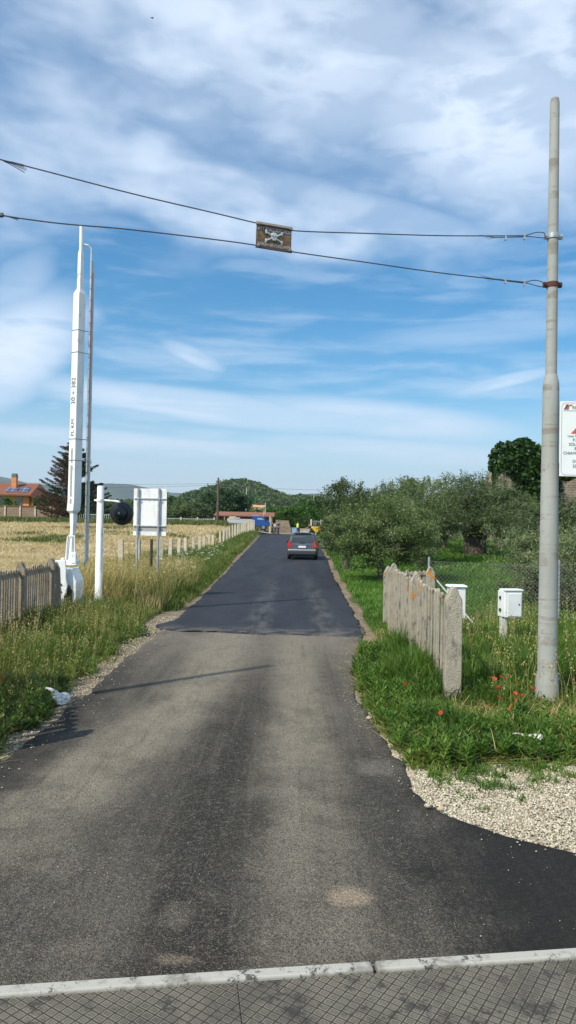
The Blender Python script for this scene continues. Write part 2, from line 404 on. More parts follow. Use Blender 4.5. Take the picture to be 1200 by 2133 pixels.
sxyz = t.n('ShaderNodeSeparateXYZ'); t.l(t.tc.outputs['Object'], sxyz.inputs[0]); gv = t.mix(t.ma('MULTIPLY', t.ramp(sxyz.outputs[0], 0, -1.5), t.ramp(t.noise(6, 5, .7), .35, .6, .35, .95)), gv, (.15, .115, .075)); c = t.mix(sp.outputs[0], g, s_); c = t.mix(sp.outputs[2], c, dr_); c = t.mix(sp.outputs[1], c, gv)
bh = t.ma('ADD', t.noise(22, 6, .7), t.ma('MULTIPLY', t.noise(3, 4, .6), 1.5))
gm = t.fin(c, .95, 0, t.bump(bh, .8, .03), .15)
o = link('ground', me, gm, smooth=True); tag(o, kind='structure', label='grass, straw field and gravel ground')

# ---- roads: ragged-edged slabs standing proud of the ground
def slab(name, ys, lf, rf, nx, lift, mat, edge=.14, jit=.10, seed=1):
    ys = np.asarray(ys, float)
    nzl = jit * (vnoise(ys * 0, ys, 1.7, seed) - .5) * 2 + jit * .7 * (vnoise(ys * 0, ys, 6, seed + 1) - .5) * 2
    nzr = jit * .8 * (vnoise(ys * 0, ys, 15, seed + 5) - .5) + jit * (vnoise(ys * 0, ys, 1.5, seed + 2) - .5) * 2 + jit * .7 * (vnoise(ys * 0, ys, 7, seed + 3) - .5) * 2
    l = lf(ys) + nzl; r = rf(ys) + nzr
    u = np.concatenate([[0, 0.0], np.linspace(0, 1, nx), [1, 1.0]])
    X = l[:, None] + (r - l)[:, None] * u[None, :]
    X[:, 0] -= edge; X[:, 1] -= edge * .35; X[:, -1] += edge; X[:, -2] += edge * .35
    Yg = np.repeat(ys[:, None], len(u), 1)
    Z = Zt(X, Yg) + lift
    Z[:, 1] -= .012; Z[:, -2] -= .012
    Z[:, 0] -= lift + .07; Z[:, -1] -= lift + .07
    Z[:, 2:-2] += .012 * (vnoise(X[:, 2:-2], Yg[:, 2:-2], .8, 31) - .5)
    return X, Yg, Z
ys = np.concatenate([np.arange(-2.0, 15.6, .08)])
X, Yg, Z = slab('old', ys, Lx, Rx, 40, .03, None, .07, .045, 2)
me = grid_mesh('road', X, Yg, Z)
t = NT('old_asphalt')
ob = t.tc.outputs['Object']
sx = t.n('ShaderNodeSeparateXYZ'); t.l(ob, sx.inputs[0]); x_, y_ = sx.outputs[0], sx.outputs[1]
streak = t.noise(1.0, 6, .6, t.mapping((1.6, .28, 1)), .3)
base = t.mix(t.ramp(streak, .35, .65), (.064, .059, .050), (.150, .136, .112))
# dusty wheel tracks
def band_(xc, w, amp):
    d = t.ma('ABSOLUTE', t.ma('SUBTRACT', x_, xc)); return t.ramp(d, w, w * .2, 0, amp)
xl = t.ma('ADD', x_, t.ma('MULTIPLY', t.ma('MAXIMUM', t.ma('SUBTRACT', 8.5, y_), 0.0), .19)); wob = t.ma('MULTIPLY', t.ma('SUBTRACT', t.noise(1.1, 5, .6), .5), .5)
dust = t.ma('MAXIMUM', t.ramp(t.ma('ABSOLUTE', t.ma('ADD', t.ma('ADD', xl, 1.0), wob)), .62, .12, 0, .95), t.ramp(t.ma('ABSOLUTE', t.ma('ADD', t.ma('SUBTRACT', x_, .17), wob)), .50, .08, 0, .85))
dust = t.ma('MULTIPLY', dust, t.ramp(y_, 3.4, 6.5, .38, 1.0))
dust = t.ma('MULTIPLY', dust, t.ramp(t.noise(2.6, 9, .75, t.mapping((1.2, .6, 1))), .30, .60, .40, 1))
base = t.mix(dust, base, (.35, .310, .238))
# pale dust gathers towards the new surface
base = t.mix(t.ma('MULTIPLY', t.ramp(y_, 8.5, 13.5, 0, .75), t.ramp(t.noise(1.1, 5, .6), .3, .6, .4, 1)), base, (.31, .275, .22))
# damp-looking fresh tar towards the lower right and the left edge
dk = t.ma('MULTIPLY', t.ramp(t.ma('ADD', t.ma('SUBTRACT', x_, .75), t.ma('MULTIPLY', t.ma('SUBTRACT', t.noise(1.3, 5, .6), .5), 1.2)), -.1, .5), t.ramp(y_, 7.0, 4.8))
dk2 = t.ma('MULTIPLY', t.ramp(t.ma('ADD', x_, t.ma('MULTIPLY', t.ma('SUBTRACT', t.noise(2.3, 5, .6), .5), .8)), -1.8, -2.2), t.ramp(y_, 12, 8))
base = t.mix(t.ma('MULTIPLY', dk, .88), base, (.022, .021, .021)); base = t.mix(t.ma('MULTIPLY', dk2, .8), base, (.03, .028, .026))
ctr = t.ma('MULTIPLY', t.ramp(t.ma('ABSOLUTE', t.ma('ADD', t.ma('ADD', x_, .45), t.ma('MULTIPLY', t.ma('SUBTRACT', t.noise(1.7, 6, .65), .5), .9))), .42, .05, 0, .8), t.ramp(y_, 11, 6.5)); base = t.mix(ctr, base, (.026, .023, .019))
stk = t.noise(1.0, 7, .75, t.mapping((9, .30, 1), (0, 0, .03))); base = t.mix(t.ma('MULTIPLY', t.ramp(stk, .50, .64), t.ramp(y_, 3.5, 6, .12, .32)), base, (.20, .18, .14)); base = t.mix(t.ma('MULTIPLY', t.ramp(stk, .46, .36), .25), base, (.035, .031, .026))
mott = t.ramp(t.noise(1.5, 5, .65, t.mapping((1, 1, 1), loc=(4, 8, 1))), .50, .60, 0, .32)
base = t.mix(t.ma('MULTIPLY', mott, t.ramp(y_, 8, 5)), base, (.035, .034, .032))
def patch(px, py, rx, ry, col, amp):
    global base
    dx_ = t.ma('DIVIDE', t.ma('SUBTRACT', x_, px), rx); dy_ = t.ma('DIVIDE', t.ma('SUBTRACT', y_, py), ry)
    d = t.ma('ADD', t.ma('MULTIPLY', dx_, dx_), t.ma('MULTIPLY', dy_, dy_))
    d = t.ma('ADD', d, t.ma('MULTIPLY', t.ma('SUBTRACT', t.noise(11, 7, .8, t.mapping((1, 1, 1), loc=(px * 7, py, 0))), .5), 2.6))
    base = t.mix(t.ramp(d, 1.3, -.2, 0, amp), base, col)
patch(.36, 3.98, .15, .12, (.42, .33, .24), .95)
patch(-.52, 3.75, .10, .14, (.22, .20, .16), .5)
patch(-.47, 3.38, .10, .05, (.26, .21, .16), .75)
patch(-.95, 3.45, .14, .10, (.20, .17, .14), .4)
patch(.75, 6.1, .22, .25, (.26, .24, .20), .6)
base = t.mix(t.ramp(t.noise(70, 5, .8), .38, .60, .0, .70), base, t.mix(1.0, base, (.30, .30, .30), 'MULTIPLY')); base = t.mix(t.ramp(t.noise(24, 6, .8), .5, .68, .0, .35), base, (.27, .24, .19))
agg = t.vor(185, out='Color'); sepc = t.n('ShaderNodeSeparateColor'); t.l(agg, sepc.inputs[0])
base = t.mix(t.ramp(sepc.outputs[0], .76, .96, 0, .42), base, (.29, .262, .205))
base = t.mix(t.ramp(sepc.outputs[1], .64, .88, 0, .70), base, (.012, .012, .012))
vd = t.vor(150)
base = t.mix(t.ma('MULTIPLY', dk, .80), base, (.014, .0135, .013)); base = t.mix(t.ma('MULTIPLY', dk2, .55), base, (.03, .028, .026))
nm = t.bump(t.ma('ADD', t.ma('MULTIPLY', vd, 1.0), t.noise(60, 6, .7)), .9, .006)
om = t.fin(base, .9, 0, nm, .2)
o = link('road', me, om, smooth=True); tag(o, kind='structure', label='worn dusty asphalt road at the level crossing')

def Ln(y): return np.interp(y, [13.3, 13.55, 13.9, 14.3, 15, 18, 21, 44, 95, 100, 103], [-.9, -1.9, -2.32, -2.45, -2.2, -2.25, -2.31, -2.87, -3.4, -4.2, -9])
def Rn(y): return np.interp(y, [13.3, 13.9, 14.6, 16, 20, 33, 44, 95, 100, 103], [1.36, 1.40, 1.42, 1.5, 1.62, 1.95, 2.36, 3.5, 4.4, 9])
ys = np.concatenate([np.arange(13.3, 16, .05), np.arange(16, 40, .3), np.arange(40, 103, 1.0)])
X, Yg, Z = slab('new', ys, Ln, Rn, 30, .05, None, .05, .045, 9)
# ragged start line
w = (vnoise(X, X * 0, 14, 43) - .5) * .09 + (vnoise(X, X * 0, 5, 41) - .5) * .14 + (vnoise(X, X * 0, 1.2, 42) - .5) * .18
Yg = Yg + w * (Yg < 13.8) - .13 * (X + .5) * (Yg < 13.7) * 0
Z[0, :] -= .03
me = grid_mesh('road', X, Yg, Z)
t = NT('new_asphalt')
ob = t.tc.outputs['Object']; sx = t.n('ShaderNodeSeparateXYZ'); t.l(ob, sx.inputs[0]); x_, y_ = sx.outputs[0], sx.outputs[1]
base = t.mix(t.ramp(t.noise(.8, 6, .6, t.mapping((1.5, .25, 1))), .35, .65), (.011, .013, .018), (.022, .025, .033))
trk = t.ma('MAXIMUM', t.ramp(t.ma('ABSOLUTE', t.ma('SUBTRACT', x_, -.55)), .40, .1, 0, .55), t.ramp(t.ma('ABSOLUTE', t.ma('SUBTRACT', x_, .80)), .40, .1, 0, .6))
trk = t.ma('MULTIPLY', trk, t.ramp(y_, 34, 13.6, .15, 1)); trk = t.ma('MULTIPLY', trk, t.ramp(t.noise(1.6, 6, .7, t.mapping((2, .35, 1))), .38, .65))
base = t.mix(t.ma('MULTIPLY', trk, .75, True), base, (.15, .143, .128))
base = t.mix(t.ma('MULTIPLY', t.ramp(y_, 14.6, 13.4, 0, .55), t.ramp(t.noise(2.5, 5, .7), .42, .6)), base, (.17, .15, .125))
agg = t.vor(150, out='Color'); sepc = t.n('ShaderNodeSeparateColor'); t.l(agg, sepc.inputs[0])
base = t.mix(t.ramp(sepc.outputs[0], .8, .97, 0, .5), base, (.11, .11, .12))
nm = t.bump(t.ma('ADD', t.vor(120), t.noise(50, 5, .7)), .7, .006)
nm = t.bump(t.noise(1.2, 4, .6, t.mapping((1, .3, 1))), .35, .03, nm)
o = link('road', me, t.fin(base, .72, 0, nm, .25), smooth=True); tag(o, kind='structure', label='freshly laid dark asphalt road running to the bend')
# side road at the junction, pale concrete lip
m = MB()
m.prism([(-40, 103.2), (40, 103.2), (60, 108), (-60, 106.6)], 'z', 0, .02)
me = None
X, Yg = np.meshgrid(np.linspace(-45, 45, 60), np.linspace(101.5, 106.8, 6)); Z = Zt(X, Yg) + .07
o = link('road', grid_mesh('road', X, Yg, Z), simple('dusty_track', (.25, .225, .185), .95, 0, .2, 1.5, .3, 20), smooth=True)
tag(o, kind='structure', label='dusty side road crossing at the end of the lane')

# ---- level crossing: steel edge strip and chequered panels
ang = math.radians(8.6)
A = at(0, 2070, 1.0); 
def ray0(px, py):
    r = CR @ Vector(((px - 600) / FPX, -(py - 1066.5) / FPX, -1.0)); tt = -(CAMH - .055) / r.z; return Vector((r.x * tt, r.y * tt, 0))
Lp, Rp = ray0(0, 2070 - 14), ray0(1200, 1985 - 8)
ang = math.atan2(Rp.y - Lp.y, Rp.x - Lp.x); mid_ = (Lp + Rp) / 2
XM = Matrix.Translation((mid_.x, mid_.y, 0)) @ Matrix.Rotation(ang, 4, 'Z')
cr = empty('crossing_deck', (0, 0, 0)); cr.matrix_world = XM
tag(cr, 'grey chequered rail crossing panels with a pale edge beam at the foot of the road', 'crossing deck')
t = NT('worn_white_edge')
c = t.mix(t.ramp(t.noise(5, 7, .7), .50, .62), (.37, .36, .32), (.22, .21, .18))
c = t.mix(t.ramp(t.noise(13, 7, .8, t.mapping((1, .7, 1), loc=(3, 3, 3))), .555, .60), c, (.07, .065, .06))
edge_m = t.fin(c, .7, 0, t.bump(t.noise(60, 5, .7), .4, .005))
for a, b in ((-3.2, .3), (.318, 3.6)):
    m = MB(); m.box(((a + b) / 2, -.033, .022), (b - a, .066, .085)); m.build('edge_beam', edge_m, cr, bevel=.008)
t = NT('chequered_panel')
mp = t.mapping((1, 1, 1), (0, 0, 0))
def rib(angle, sc, off):
    w = t.n('ShaderNodeTexWave', wave_type='BANDS', bands_direction='X'); w.inputs['Scale'].default_value = sc; w.inputs['Distortion'].default_value = .25; w.inputs['Detail'].default_value = 1
    t.l(t.mapping((1, 1, 1), (0, 0, angle), off), w.inputs[0]); return t.ramp(w.outputs['Fac'], .70, .90)
def grid_(ms, sm):
    k = t.n('ShaderNodeTexBrick'); k.offset = 0; k.inputs['Scale'].default_value = 1; k.inputs['Brick Width'].default_value = .046; k.inputs['Row Height'].default_value = .040
    k.inputs['Mortar Size'].default_value = ms; k.inputs['Mortar Smooth'].default_value = sm
    t.l(t.mapping((1, 1, 1), (0, 0, math.radians(41))), k.inputs[0]); return k.outputs['Fac']
gro = grid_(.0036, .25); lip = t.ma('SUBTRACT', grid_(.0075, .2), gro, True); inner = t.ma('SUBTRACT', grid_(.0150, .15), grid_(.0115, .15), True)
wear = t.ramp(t.noise(6, 5, .7), .35, .62, .25, 1)
c = t.mix(t.ramp(t.noise(4, 6, .65), .38, .62), (.085, .076, .060), (.14, .127, .10))
c = t.mix(t.ma('MULTIPLY', t.ma('MULTIPLY', lip, wear), .65), c, (.26, .235, .18)); c = t.mix(t.ma('MULTIPLY', t.ma('MULTIPLY', inner, wear), .5), c, (.05, .045, .035))
c = t.mix(t.ma('MULTIPLY', gro, .9), c, (.034, .030, .022))
c = t.mix(t.ramp(t.noise(7, 6, .75, t.mapping((1, 1, 1), loc=(2, 5, 1))), .54, .64, 0, .8), c, (.030, .028, .024))
c = t.mix(t.ramp(t.noise(30, 6, .75), .66, .72, 0, .6), c, (.28, .26, .22))
pm = t.fin(c, .75, 0, t.bump(t.ma('SUBTRACT', t.noise(50, 5, .7), t.ma('MULTIPLY', gro, 2.0)), .9, .008), .4)
for a, b in ((-3.2, -.30), (-.298, 1.15), (1.152, 3.6)):
    m = MB(); m.box(((a + b) / 2, -.068 - .9, .015), (b - a, 1.8, .07)); m.build('panel', pm, cr, bevel=.004)

# ================================================================== SCATTERED GRASS
def blades(P, h, w, lean, yaw=None, bend=.5, seed=0):
    """numpy grass: every blade is a bent tapering strip of 7 vertices"""
    r = np.random.RandomState(seed); n = len(P)
    if yaw is None: yaw = r.rand(n) * 2 * np.pi
    d = np.stack([np.cos(yaw), np.sin(yaw)], -1); ln = lean[:, None] * d
    fac = yaw + np.pi / 2 + (r.rand(n) - .5) * 1.2; s = np.stack([np.cos(fac), np.sin(fac)], -1) * w[:, None] * .5
    V = np.zeros((n, 7, 3))
    for i, (tt, ww) in enumerate(((0, .8), (.45, 1.0), (.8, .6))):
        off = ln * (tt ** (1 + bend)) * h[:, None]; z = h * tt * (1 - .12 * lean * tt)
        V[:, 2 * i, :2] = P[:, :2] + off - s * ww; V[:, 2 * i + 1, :2] = P[:, :2] + off + s * ww
        V[:, 2 * i, 2] = V[:, 2 * i + 1, 2] = P[:, 2] + z
    V[:, 6, :2] = P[:, :2] + ln * h[:, None]; V[:, 6, 2] = P[:, 2] + h * (1 - .25 * np.clip(lean, 0, 1.5))
    base = (np.arange(n) * 7)[:, None]
    L = (base + np.array([0, 1, 3, 2, 2, 3, 5, 4, 4, 5, 6])).ravel()
    S = ((np.arange(n) * 11)[:, None] + np.array([0, 4, 8])).ravel(); T = np.tile([4, 4, 3], n)
    return V.reshape(-1, 3), L, S, T
def merge(parts):
    Vs, Ls, Ss, Ts = [], [], [], []; vo = lo = 0
    for V, L, S, T in parts:
        Vs.append(V); Ls.append(L + vo); Ss.append(S + lo); Ts.append(T); vo += len(V); lo += len(L)
    return np.concatenate(Vs), np.concatenate(Ls), np.concatenate(Ss), np.concatenate(Ts)
def quads(C, U, W):
    """rhombic leaf per row: centre C, half-length vector U, half-width vector W"""
    n = len(C); V = np.stack([C - U, C + W, C + U, C - W], 1).reshape(-1, 3)
    return V, np.arange(n * 4), np.arange(n) * 4, np.full(n, 4)
def rand_dir(n, r, zs=1.0):
    d = r.normal(size=(n, 3)); d[:, 2] *= zs; return d / np.linalg.norm(d, axis=1, keepdims=True)
def stuff(name, parts, mat, label, cat):
    V, L, S, T = merge(parts); me = np_mesh(name, V, L, S, T); o = link(name, me, mat)
    return tag(o, label, cat, kind='stuff')
def pts(n, x0, x1, y0, y1, r, keep, clump=0, cs=.06):
    if clump:
        c = n // clump; x = r.uniform(x0, x1, c); y = r.uniform(y0, y1, c)
        x = np.repeat(x, clump) + r.normal(0, cs, c * clump); y = np.repeat(y, clump) + r.normal(0, cs, c * clump)
    else: x = r.uniform(x0, x1, n); y = r.uniform(y0, y1, n)
    k = keep(x, y); x, y = x[k], y[k]
    return np.stack([x, y, Zt(x, y) - .01], -1)

green_fresh = leafmat('fresh_grass', [(.035, .080, .012), (.070, .150, .020), (.125, .225, .032), (.24, .29, .07)], .45, .5, .9)
green_mix = leafmat('verge_grass', [(.040, .085, .014), (.085, .155, .026), (.16, .215, .05), (.34, .30, .12)], .45, .5, .7)
gold = leafmat('dry_grass', [(.19, .19, .06), (.36, .30, .11), (.55, .44, .20), (.68, .58, .34)], .35, .6, .6)
straw_m = leafmat('straw', [(.27, .21, .11), (.44, .36, .20), (.58, .49, .30), (.72, .64, .44)], .25, .6, .5)
orchard_m = leafmat('orchard_grass', [(.045, .11, .014), (.080, .18, .024), (.13, .26, .036), (.21, .32, .07)], .45, .5, .25)
def wild(y): return 1
def vis(x, y, pad=.6): return (np.abs(x) < y * .387 + pad)
r = np.random.RandomState(101)
def weeds(P, r):
    """bushy broad-leaved weeds: leaves spiralling up a short stem"""
    n = len(P); k = 26; H = np.repeat(r.uniform(.06, .26, n), k); u = np.tile(np.linspace(.1, 1, k), n); a = np.tile(np.arange(k) * 2.4, n) + np.repeat(r.rand(n) * 6.28, k)
    L = .055 * (1.15 - .6 * u) * r.uniform(.7, 1.3, n * k); el_ = .25 + .6 * u
    D = np.stack([np.cos(a) * np.cos(el_), np.sin(a) * np.cos(el_), np.sin(el_)], -1); U = D * L[:, None]
    C = np.repeat(P, k, 0) + np.stack([0 * H, 0 * H, H * u], -1) + U * 1.1 + np.repeat(r.normal(0, .02, (n, 3)), k, 0) * (u * 1.0)[:, None]
    W = np.stack([-np.sin(a), np.cos(a), 0 * a], -1) * (L * .34)[:, None]
    return [quads(C, U, W)]
# left verge, near
def kl(x, y):
    _, g, d = zones(x, y); g = g * (r.rand(len(x)) > .10 * np.exp(-np.maximum(0, np.abs(Lx(y) - x - .45)) * 3)); return (g < .5) & (d < .5) & (x < Lx(y) - .12) & vis(x, y, .8)
def height_l(P, lo, hi):
    hi = hi * (.6 + .8 * vnoise(P[:, 0], P[:, 1], 1.3, 64))
    dist = Lx(P[:, 1]) - P[:, 0]; return (lo + (hi - lo) * sstep(dist, .3, 1.6))
parts = []
P = pts(62000, -6.6, -2.2, 4.6, 12, r, kl, 14, .07); n = len(P)
h = height_l(P, .12, .42) * r.uniform(.5, 1.25, n); parts.append(blades(P, h, r.uniform(.004, .010, n), r.uniform(.1, .9, n), seed=1))
P = pts(46000, -6.6, -2.2, 11, 18, r, kl, 14, .09); n = len(P)
h = height_l(P, .15, .45) * r.uniform(.5, 1.25, n); parts.append(blades(P, h, r.uniform(.006, .013, n), r.uniform(.1, .8, n), seed=2))
P = pts(9000, -4.6, -2.35, 5.0, 17, r, kl, 7, .03); n = len(P)        # broad-leaved weeds
h = height_l(P, .10, .26) * r.uniform(.7, 1.2, n); parts.append(blades(P, h, r.uniform(.02, .045, n), r.uniform(.5, 1.3, n), seed=3))
parts += weeds(pts(900, -4.8, -2.4, 5.0, 14, r, kl), r)
stuff('verge_grass', parts, green_mix, 'long green grass on the near left verge below the slatted fence', 'grass')
# dry stems with ears, left
def stems(P, h, r, wid=.004, ear=.035, per=6, seed=0):
    n = len(P); a = blades(P, h, np.full(n, wid), r.uniform(.05, .35, n), seed=seed)
    top = a[0].reshape(n, 7, 3)[:, 6]
    C = np.repeat(top, per, 0) + r.normal(0, 1, (n * per, 3)) * np.array([.014, .014, .045]) - np.array([0, 0, .04])
    U = rand_dir(n * per, r, 2.5) * (ear * r.uniform(.5, 1.1, n * per))[:, None] * .5
    W = np.cross(U, rand_dir(n * per, r)); W = W / (np.linalg.norm(W, axis=1, keepdims=True) + 1e-9) * (ear * .16)
    return [a, quads(C, U, W)]
P = pts(2600, -6, -2.6, 5.2, 17, r, kl, 3, .1); n = len(P)
dp = stems(P, height_l(P, .35, .72) * r.uniform(.6, 1.15, n), r, .0035, .03, 7, 5)
def kd(x, y):
    return (x < Lx(y) - .45 - .3 * vnoise(x, y, .5, 51)) & (x > -5.6 - .03 * y) & vis(x, y)
P = pts(24000, -7.2, -2.5, 16.5, 30, r, kd, 12, .10); n = len(P)
hh = (.32 + .66 * (1 - .5 * sstep(P[:, 1], 22, 30)) * sstep(Lx(P[:, 1]) - P[:, 0], .3, 1.4)) * r.uniform(.6, 1.15, n)
dp.append(blades(P, hh, r.uniform(.006, .014, n), r.uniform(.05, .5, n), seed=6))
P = pts(2600, -6.0, -2.8, 17, 28, r, kd, 3, .12); n = len(P)
dp += stems(P, r.uniform(.6, 1.0, n), r, .006, .05, 7, 7)
P = pts(16000, -6, -3, 32, 95, r, kd, 8, .16); n = len(P)
dp.append(blades(P, r.uniform(.2, .5, n), r.uniform(.016, .035, n), r.uniform(.05, .5, n), seed=8))
stuff('dry_grass', dp, gold, 'tall golden dry grass standing on the left verge below the signs', 'dry grass')
P = pts(42000, -6.5, -2.2, 17, 40, r, lambda x, y: (x < Lx(y) - .15) & (x > Lx(y) - 1.9 - 2.2 * vnoise(x, y, .3, 52)) & vis(x, y), 12, .12); n = len(P)
h = (.14 + .62 * sstep(Lx(P[:, 1]) - P[:, 0], .1, 1.1)) * r.uniform(.6, 1.2, n)
gp = [blades(P, h, r.uniform(.010, .02, n), r.uniform(.1, .8, n), seed=9)]
P = pts(30000, -8, -2.8, 40, 98, r, lambda x, y: (x < Lx(y) - .3) & (x > Lx(y) - 1.6 - 2.5 * vnoise(x, y, .3, 52)), 8, .2); n = len(P)
gp.append(blades(P, r.uniform(.25, .8, n) * (.4 + .6 * sstep(Lx(P[:, 1]) - P[:, 0], .1, 1.2)), r.uniform(.03, .06, n), r.uniform(.1, .8, n), seed=10))
stuff('verge_grass', gp, green_mix, 'green grass strip along the far left edge of the new asphalt', 'grass')
# white umbel flowers dotted over the left verge
P = pts(200, -5.2, -2.9, 17, 45, r, kd, 3, .15); n = len(P)
C = P + np.array([0, 0, 1]) * r.uniform(.55, 1.0, n)[:, None]; C = np.repeat(C, 10, 0) + r.normal(0, .03, (n * 10, 3)) * np.array([1, 1, .3])
U = rand_dir(n * 10, r, .3) * .02; W = np.cross(U, np.array([0, 0, 1.0]))
stuff('wild_flowers', [quads(C, U, W)], simple('white_petals', (.72, .72, .66), .7, 0, .05, 9), 'small white umbel flowers dotted in the tall left verge grass', 'wild flowers')

# right verge, near
def kr(x, y):
    _, g, d = zones(x, y); return ((g < .5) | (r.rand(len(x)) < .25)) & (d < .5) & (x > Rx(y) + .04) & (y > np.interp(x, YBX, YBY) - .30 * r.rand(len(x)) ** 5 + .30 * (vnoise(x, y, 3, 61) - .5) + .35 * (vnoise(x, y, 7, 62) - .5)) & vis(x, y, .8)
def height_r(P, lo, hi):
    hi = hi * (.55 + .9 * vnoise(P[:, 0], P[:, 1], 1.6, 63))
    for fx, fy, fr in ((1.95, 8.15, .42), (1.95, 7.7, .35), (3.0, 8.3, .55), (2.95, 7.8, .5)):
        hi = hi * (1 - .78 * np.exp(-((P[:, 0] - fx) ** 2 + (P[:, 1] - fy) ** 2) / fr ** 2))
    hi = hi * (1 + .35 * sstep(P[:, 1], 8.7, 9.6) * sstep(1.95 - P[:, 0], 0, .15))
    a = sstep(P[:, 0] - Rx(P[:, 1]), .1, .9); b = sstep(P[:, 1] - np.interp(P[:, 0], YBX, YBY), .0, 1.3)
    return lo + (hi - lo) * a * b
parts = []
P = pts(75000, .8, 6.4, 5.8, 12, r, kr, 14, .06); n = len(P)
h = height_r(P, .07, .27) * r.uniform(.45, 1.5, n); parts.append(blades(P, h, r.uniform(.005, .013, n), r.uniform(.15, 1.0, n), seed=11))
P = pts(12000, .85, 4.6, 5.9, 11, r, kr, 10, .03); n = len(P)
h = height_r(P, .06, .18) * r.uniform(.6, 1.2, n); parts.append(blades(P, h, r.uniform(.014, .032, n), r.uniform(.4, 1.2, n), seed=12))
P = pts(45000, 1.1, 9, 11.5, 19, r, kr, 12, .10); n = len(P)
h = (.10 + .20 * (1 - sstep(P[:, 1], 13, 18)) * sstep(P[:, 0], 1.7, 2.6)) * r.uniform(.5, 1.3, n); parts.append(blades(P, h, r.uniform(.008, .016, n), r.uniform(.1, .8, n), seed=13))
parts += weeds(pts(1500, .8, 5, 5.9, 12, r, lambda x, y: kr(x, y) & ((x - 1.95) ** 2 + (y - 8.0) ** 2 > .22) & ((x - 3.0) ** 2 + (y - 8.2) ** 2 > .3)), r)
stuff('verge_grass', parts, green_fresh, 'lush green grass round the right concrete fence and tall pole', 'grass')
# little tufts growing out of the gravel
tuf = []
for _ in range(95):
    cx_ = r.uniform(.95, 3.1); cy_ = np.interp(cx_, YBX, YBY) - .62 * r.rand() ** 2.0 + .05; k = r.randint(10, 46)
    if cx_ < Rx(cy_) + .06: continue
    P = np.stack([cx_ + r.normal(0, .035, k), cy_ + r.normal(0, .03, k), np.zeros(k)], -1); tuf.append(blades(P, r.uniform(.02, .10, k), r.uniform(.004, .010, k), r.uniform(.3, 1.4, k), seed=k))
for (px, py, k) in ((1012, 1628, 60), (1084, 1655, 30), (1002, 1672, 26), (1060, 1645, 14), (968, 1600, 90), (905, 1606, 60), (1130, 1588, 60)):
    q = ray0(px, py); P = np.stack([q.x + r.normal(0, .03, k), q.y + r.normal(0, .025, k), np.zeros(k)], -1)
    tuf.append(blades(P, r.uniform(.02, .07, k), r.uniform(.004, .009, k), r.uniform(.2, 1.2, k), seed=k))
stuff('grass_tufts', tuf, green_fresh, 'little grass tufts growing out of the pale gravel', 'grass')
P = pts(900, 2.3, 6, 7.5, 16, r, kr, 3, .1); n = len(P)
dp = stems(P, r.uniform(.35, .75, n), r, .004, .04, 6, 14)
P = pts(2500, 1.0, 5, 6.3, 14, r, kr, 10, .06); n = len(P)
dp.append(blades(P, r.uniform(.10, .30, n), r.uniform(.004, .008, n), r.uniform(.4, 1.6, n), seed=15))
P = pts(20000, .9, 5, 5.9, 14, r, kr, 6, .08); n = len(P); dp.append(blades(P, r.uniform(.06, .18, n), r.uniform(.003, .007, n), r.uniform(1.2, 3.0, n), seed=24))
P = pts(9000, -4.8, -2.4, 5, 16, r, kl, 6, .08); n = len(P); dp.append(blades(P, r.uniform(.06, .20, n), r.uniform(.003, .007, n), r.uniform(1.2, 3.0, n), seed=25))
stuff('dry_grass', dp, gold, 'pale dry oat stems among the green grass by the tall pole', 'dry grass')
# orchard grass
def ko(x, y):
    _, g, d = zones(x, y); return (x > Rx(y) + .3) & (d < .5) & vis(x, y, 1.0)
parts = []
P = pts(85000, 1.5, 14, 16, 32, r, ko, 10, .12); n = len(P)
parts.append(blades(P, r.uniform(.06, .22, n), r.uniform(.012, .026, n), r.uniform(.1, .9, n), seed=16))
P = pts(80000, 2.2, 27, 32, 62, r, ko, 8, .2); n = len(P)
parts.append(blades(P, r.uniform(.08, .26, n), r.uniform(.03, .06, n), r.uniform(.1, .8, n), seed=17))
stuff('orchard_grass', parts, orchard_m, 'bright green grass under the olive trees', 'grass')
# straw field: lying cut straw in swaths with green patches
def kf(x, y): return (zones(x, y)[0] > .4) & vis(x, y, 1.5)
def straw(n, x0, x1, y0, y1, cl, cs, w0, w1, h0, h1, sd):
    P = pts(n, x0, x1, y0, y1, r, kf, cl, cs); m = len(P)
    sw = .5 + .5 * np.sin((P[:, 1] * 1.0 + P[:, 0] * .25 + 1.6 * vnoise(P[:, 0], P[:, 1], .15, 71)) * 1.9)
    P[:, 2] += .10 * sw * r.rand(m)
    return blades(P, r.uniform(h0, h1, m) * (.5 + sw), r.uniform(w0, w1, m), r.uniform(.8, 2.2, m), seed=sd)
parts = [straw(60000, -13, -4.4, 15.5, 32, 12, .10, .006, .012, .06, .2, 18), straw(50000, -24, -4.6, 32, 60, 10, .2, .015, .03, .07, .22, 19), straw(45000, -42, -5, 60, 102, 10, .4, .03, .06, .08, .25, 20)]
stuff('cut_straw', parts, straw_m, 'dry cut straw lying over the mown field', 'straw')
parts = []
for (px, py, rad, k) in ((85, 1130, 1.0, 1300), (58, 1115, .7, 500), (115, 1122, .6, 400), (160, 1122, .5, 250), (235, 1112, 1.2, 400), (360, 1118, 1.0, 400), (250, 1098, 1.2, 300)):
    Y = 30.0
    for _ in range(20):
        z = float(Zt(at(px, py, Y).x, Y)); rr = CR @ Vector(((px - 600) / FPX, -(py - 1066.5) / FPX, -1.0)); Y += .5 * ((z - CAMH) / rr.z * rr.y - Y) if rr.z < -1e-4 else 0
        Y = max(14, min(98, Y))
    q = at(px, py, Y); x = q.x + r.normal(0, rad, k) ; y = Y + r.normal(0, rad * 1.0, k)
    P = np.stack([x, y, Zt(x, y)], -1); parts.append(blades(P, r.uniform(.15, .45, k), r.uniform(.02, .05, k), r.uniform(.1, .8, k), seed=k))
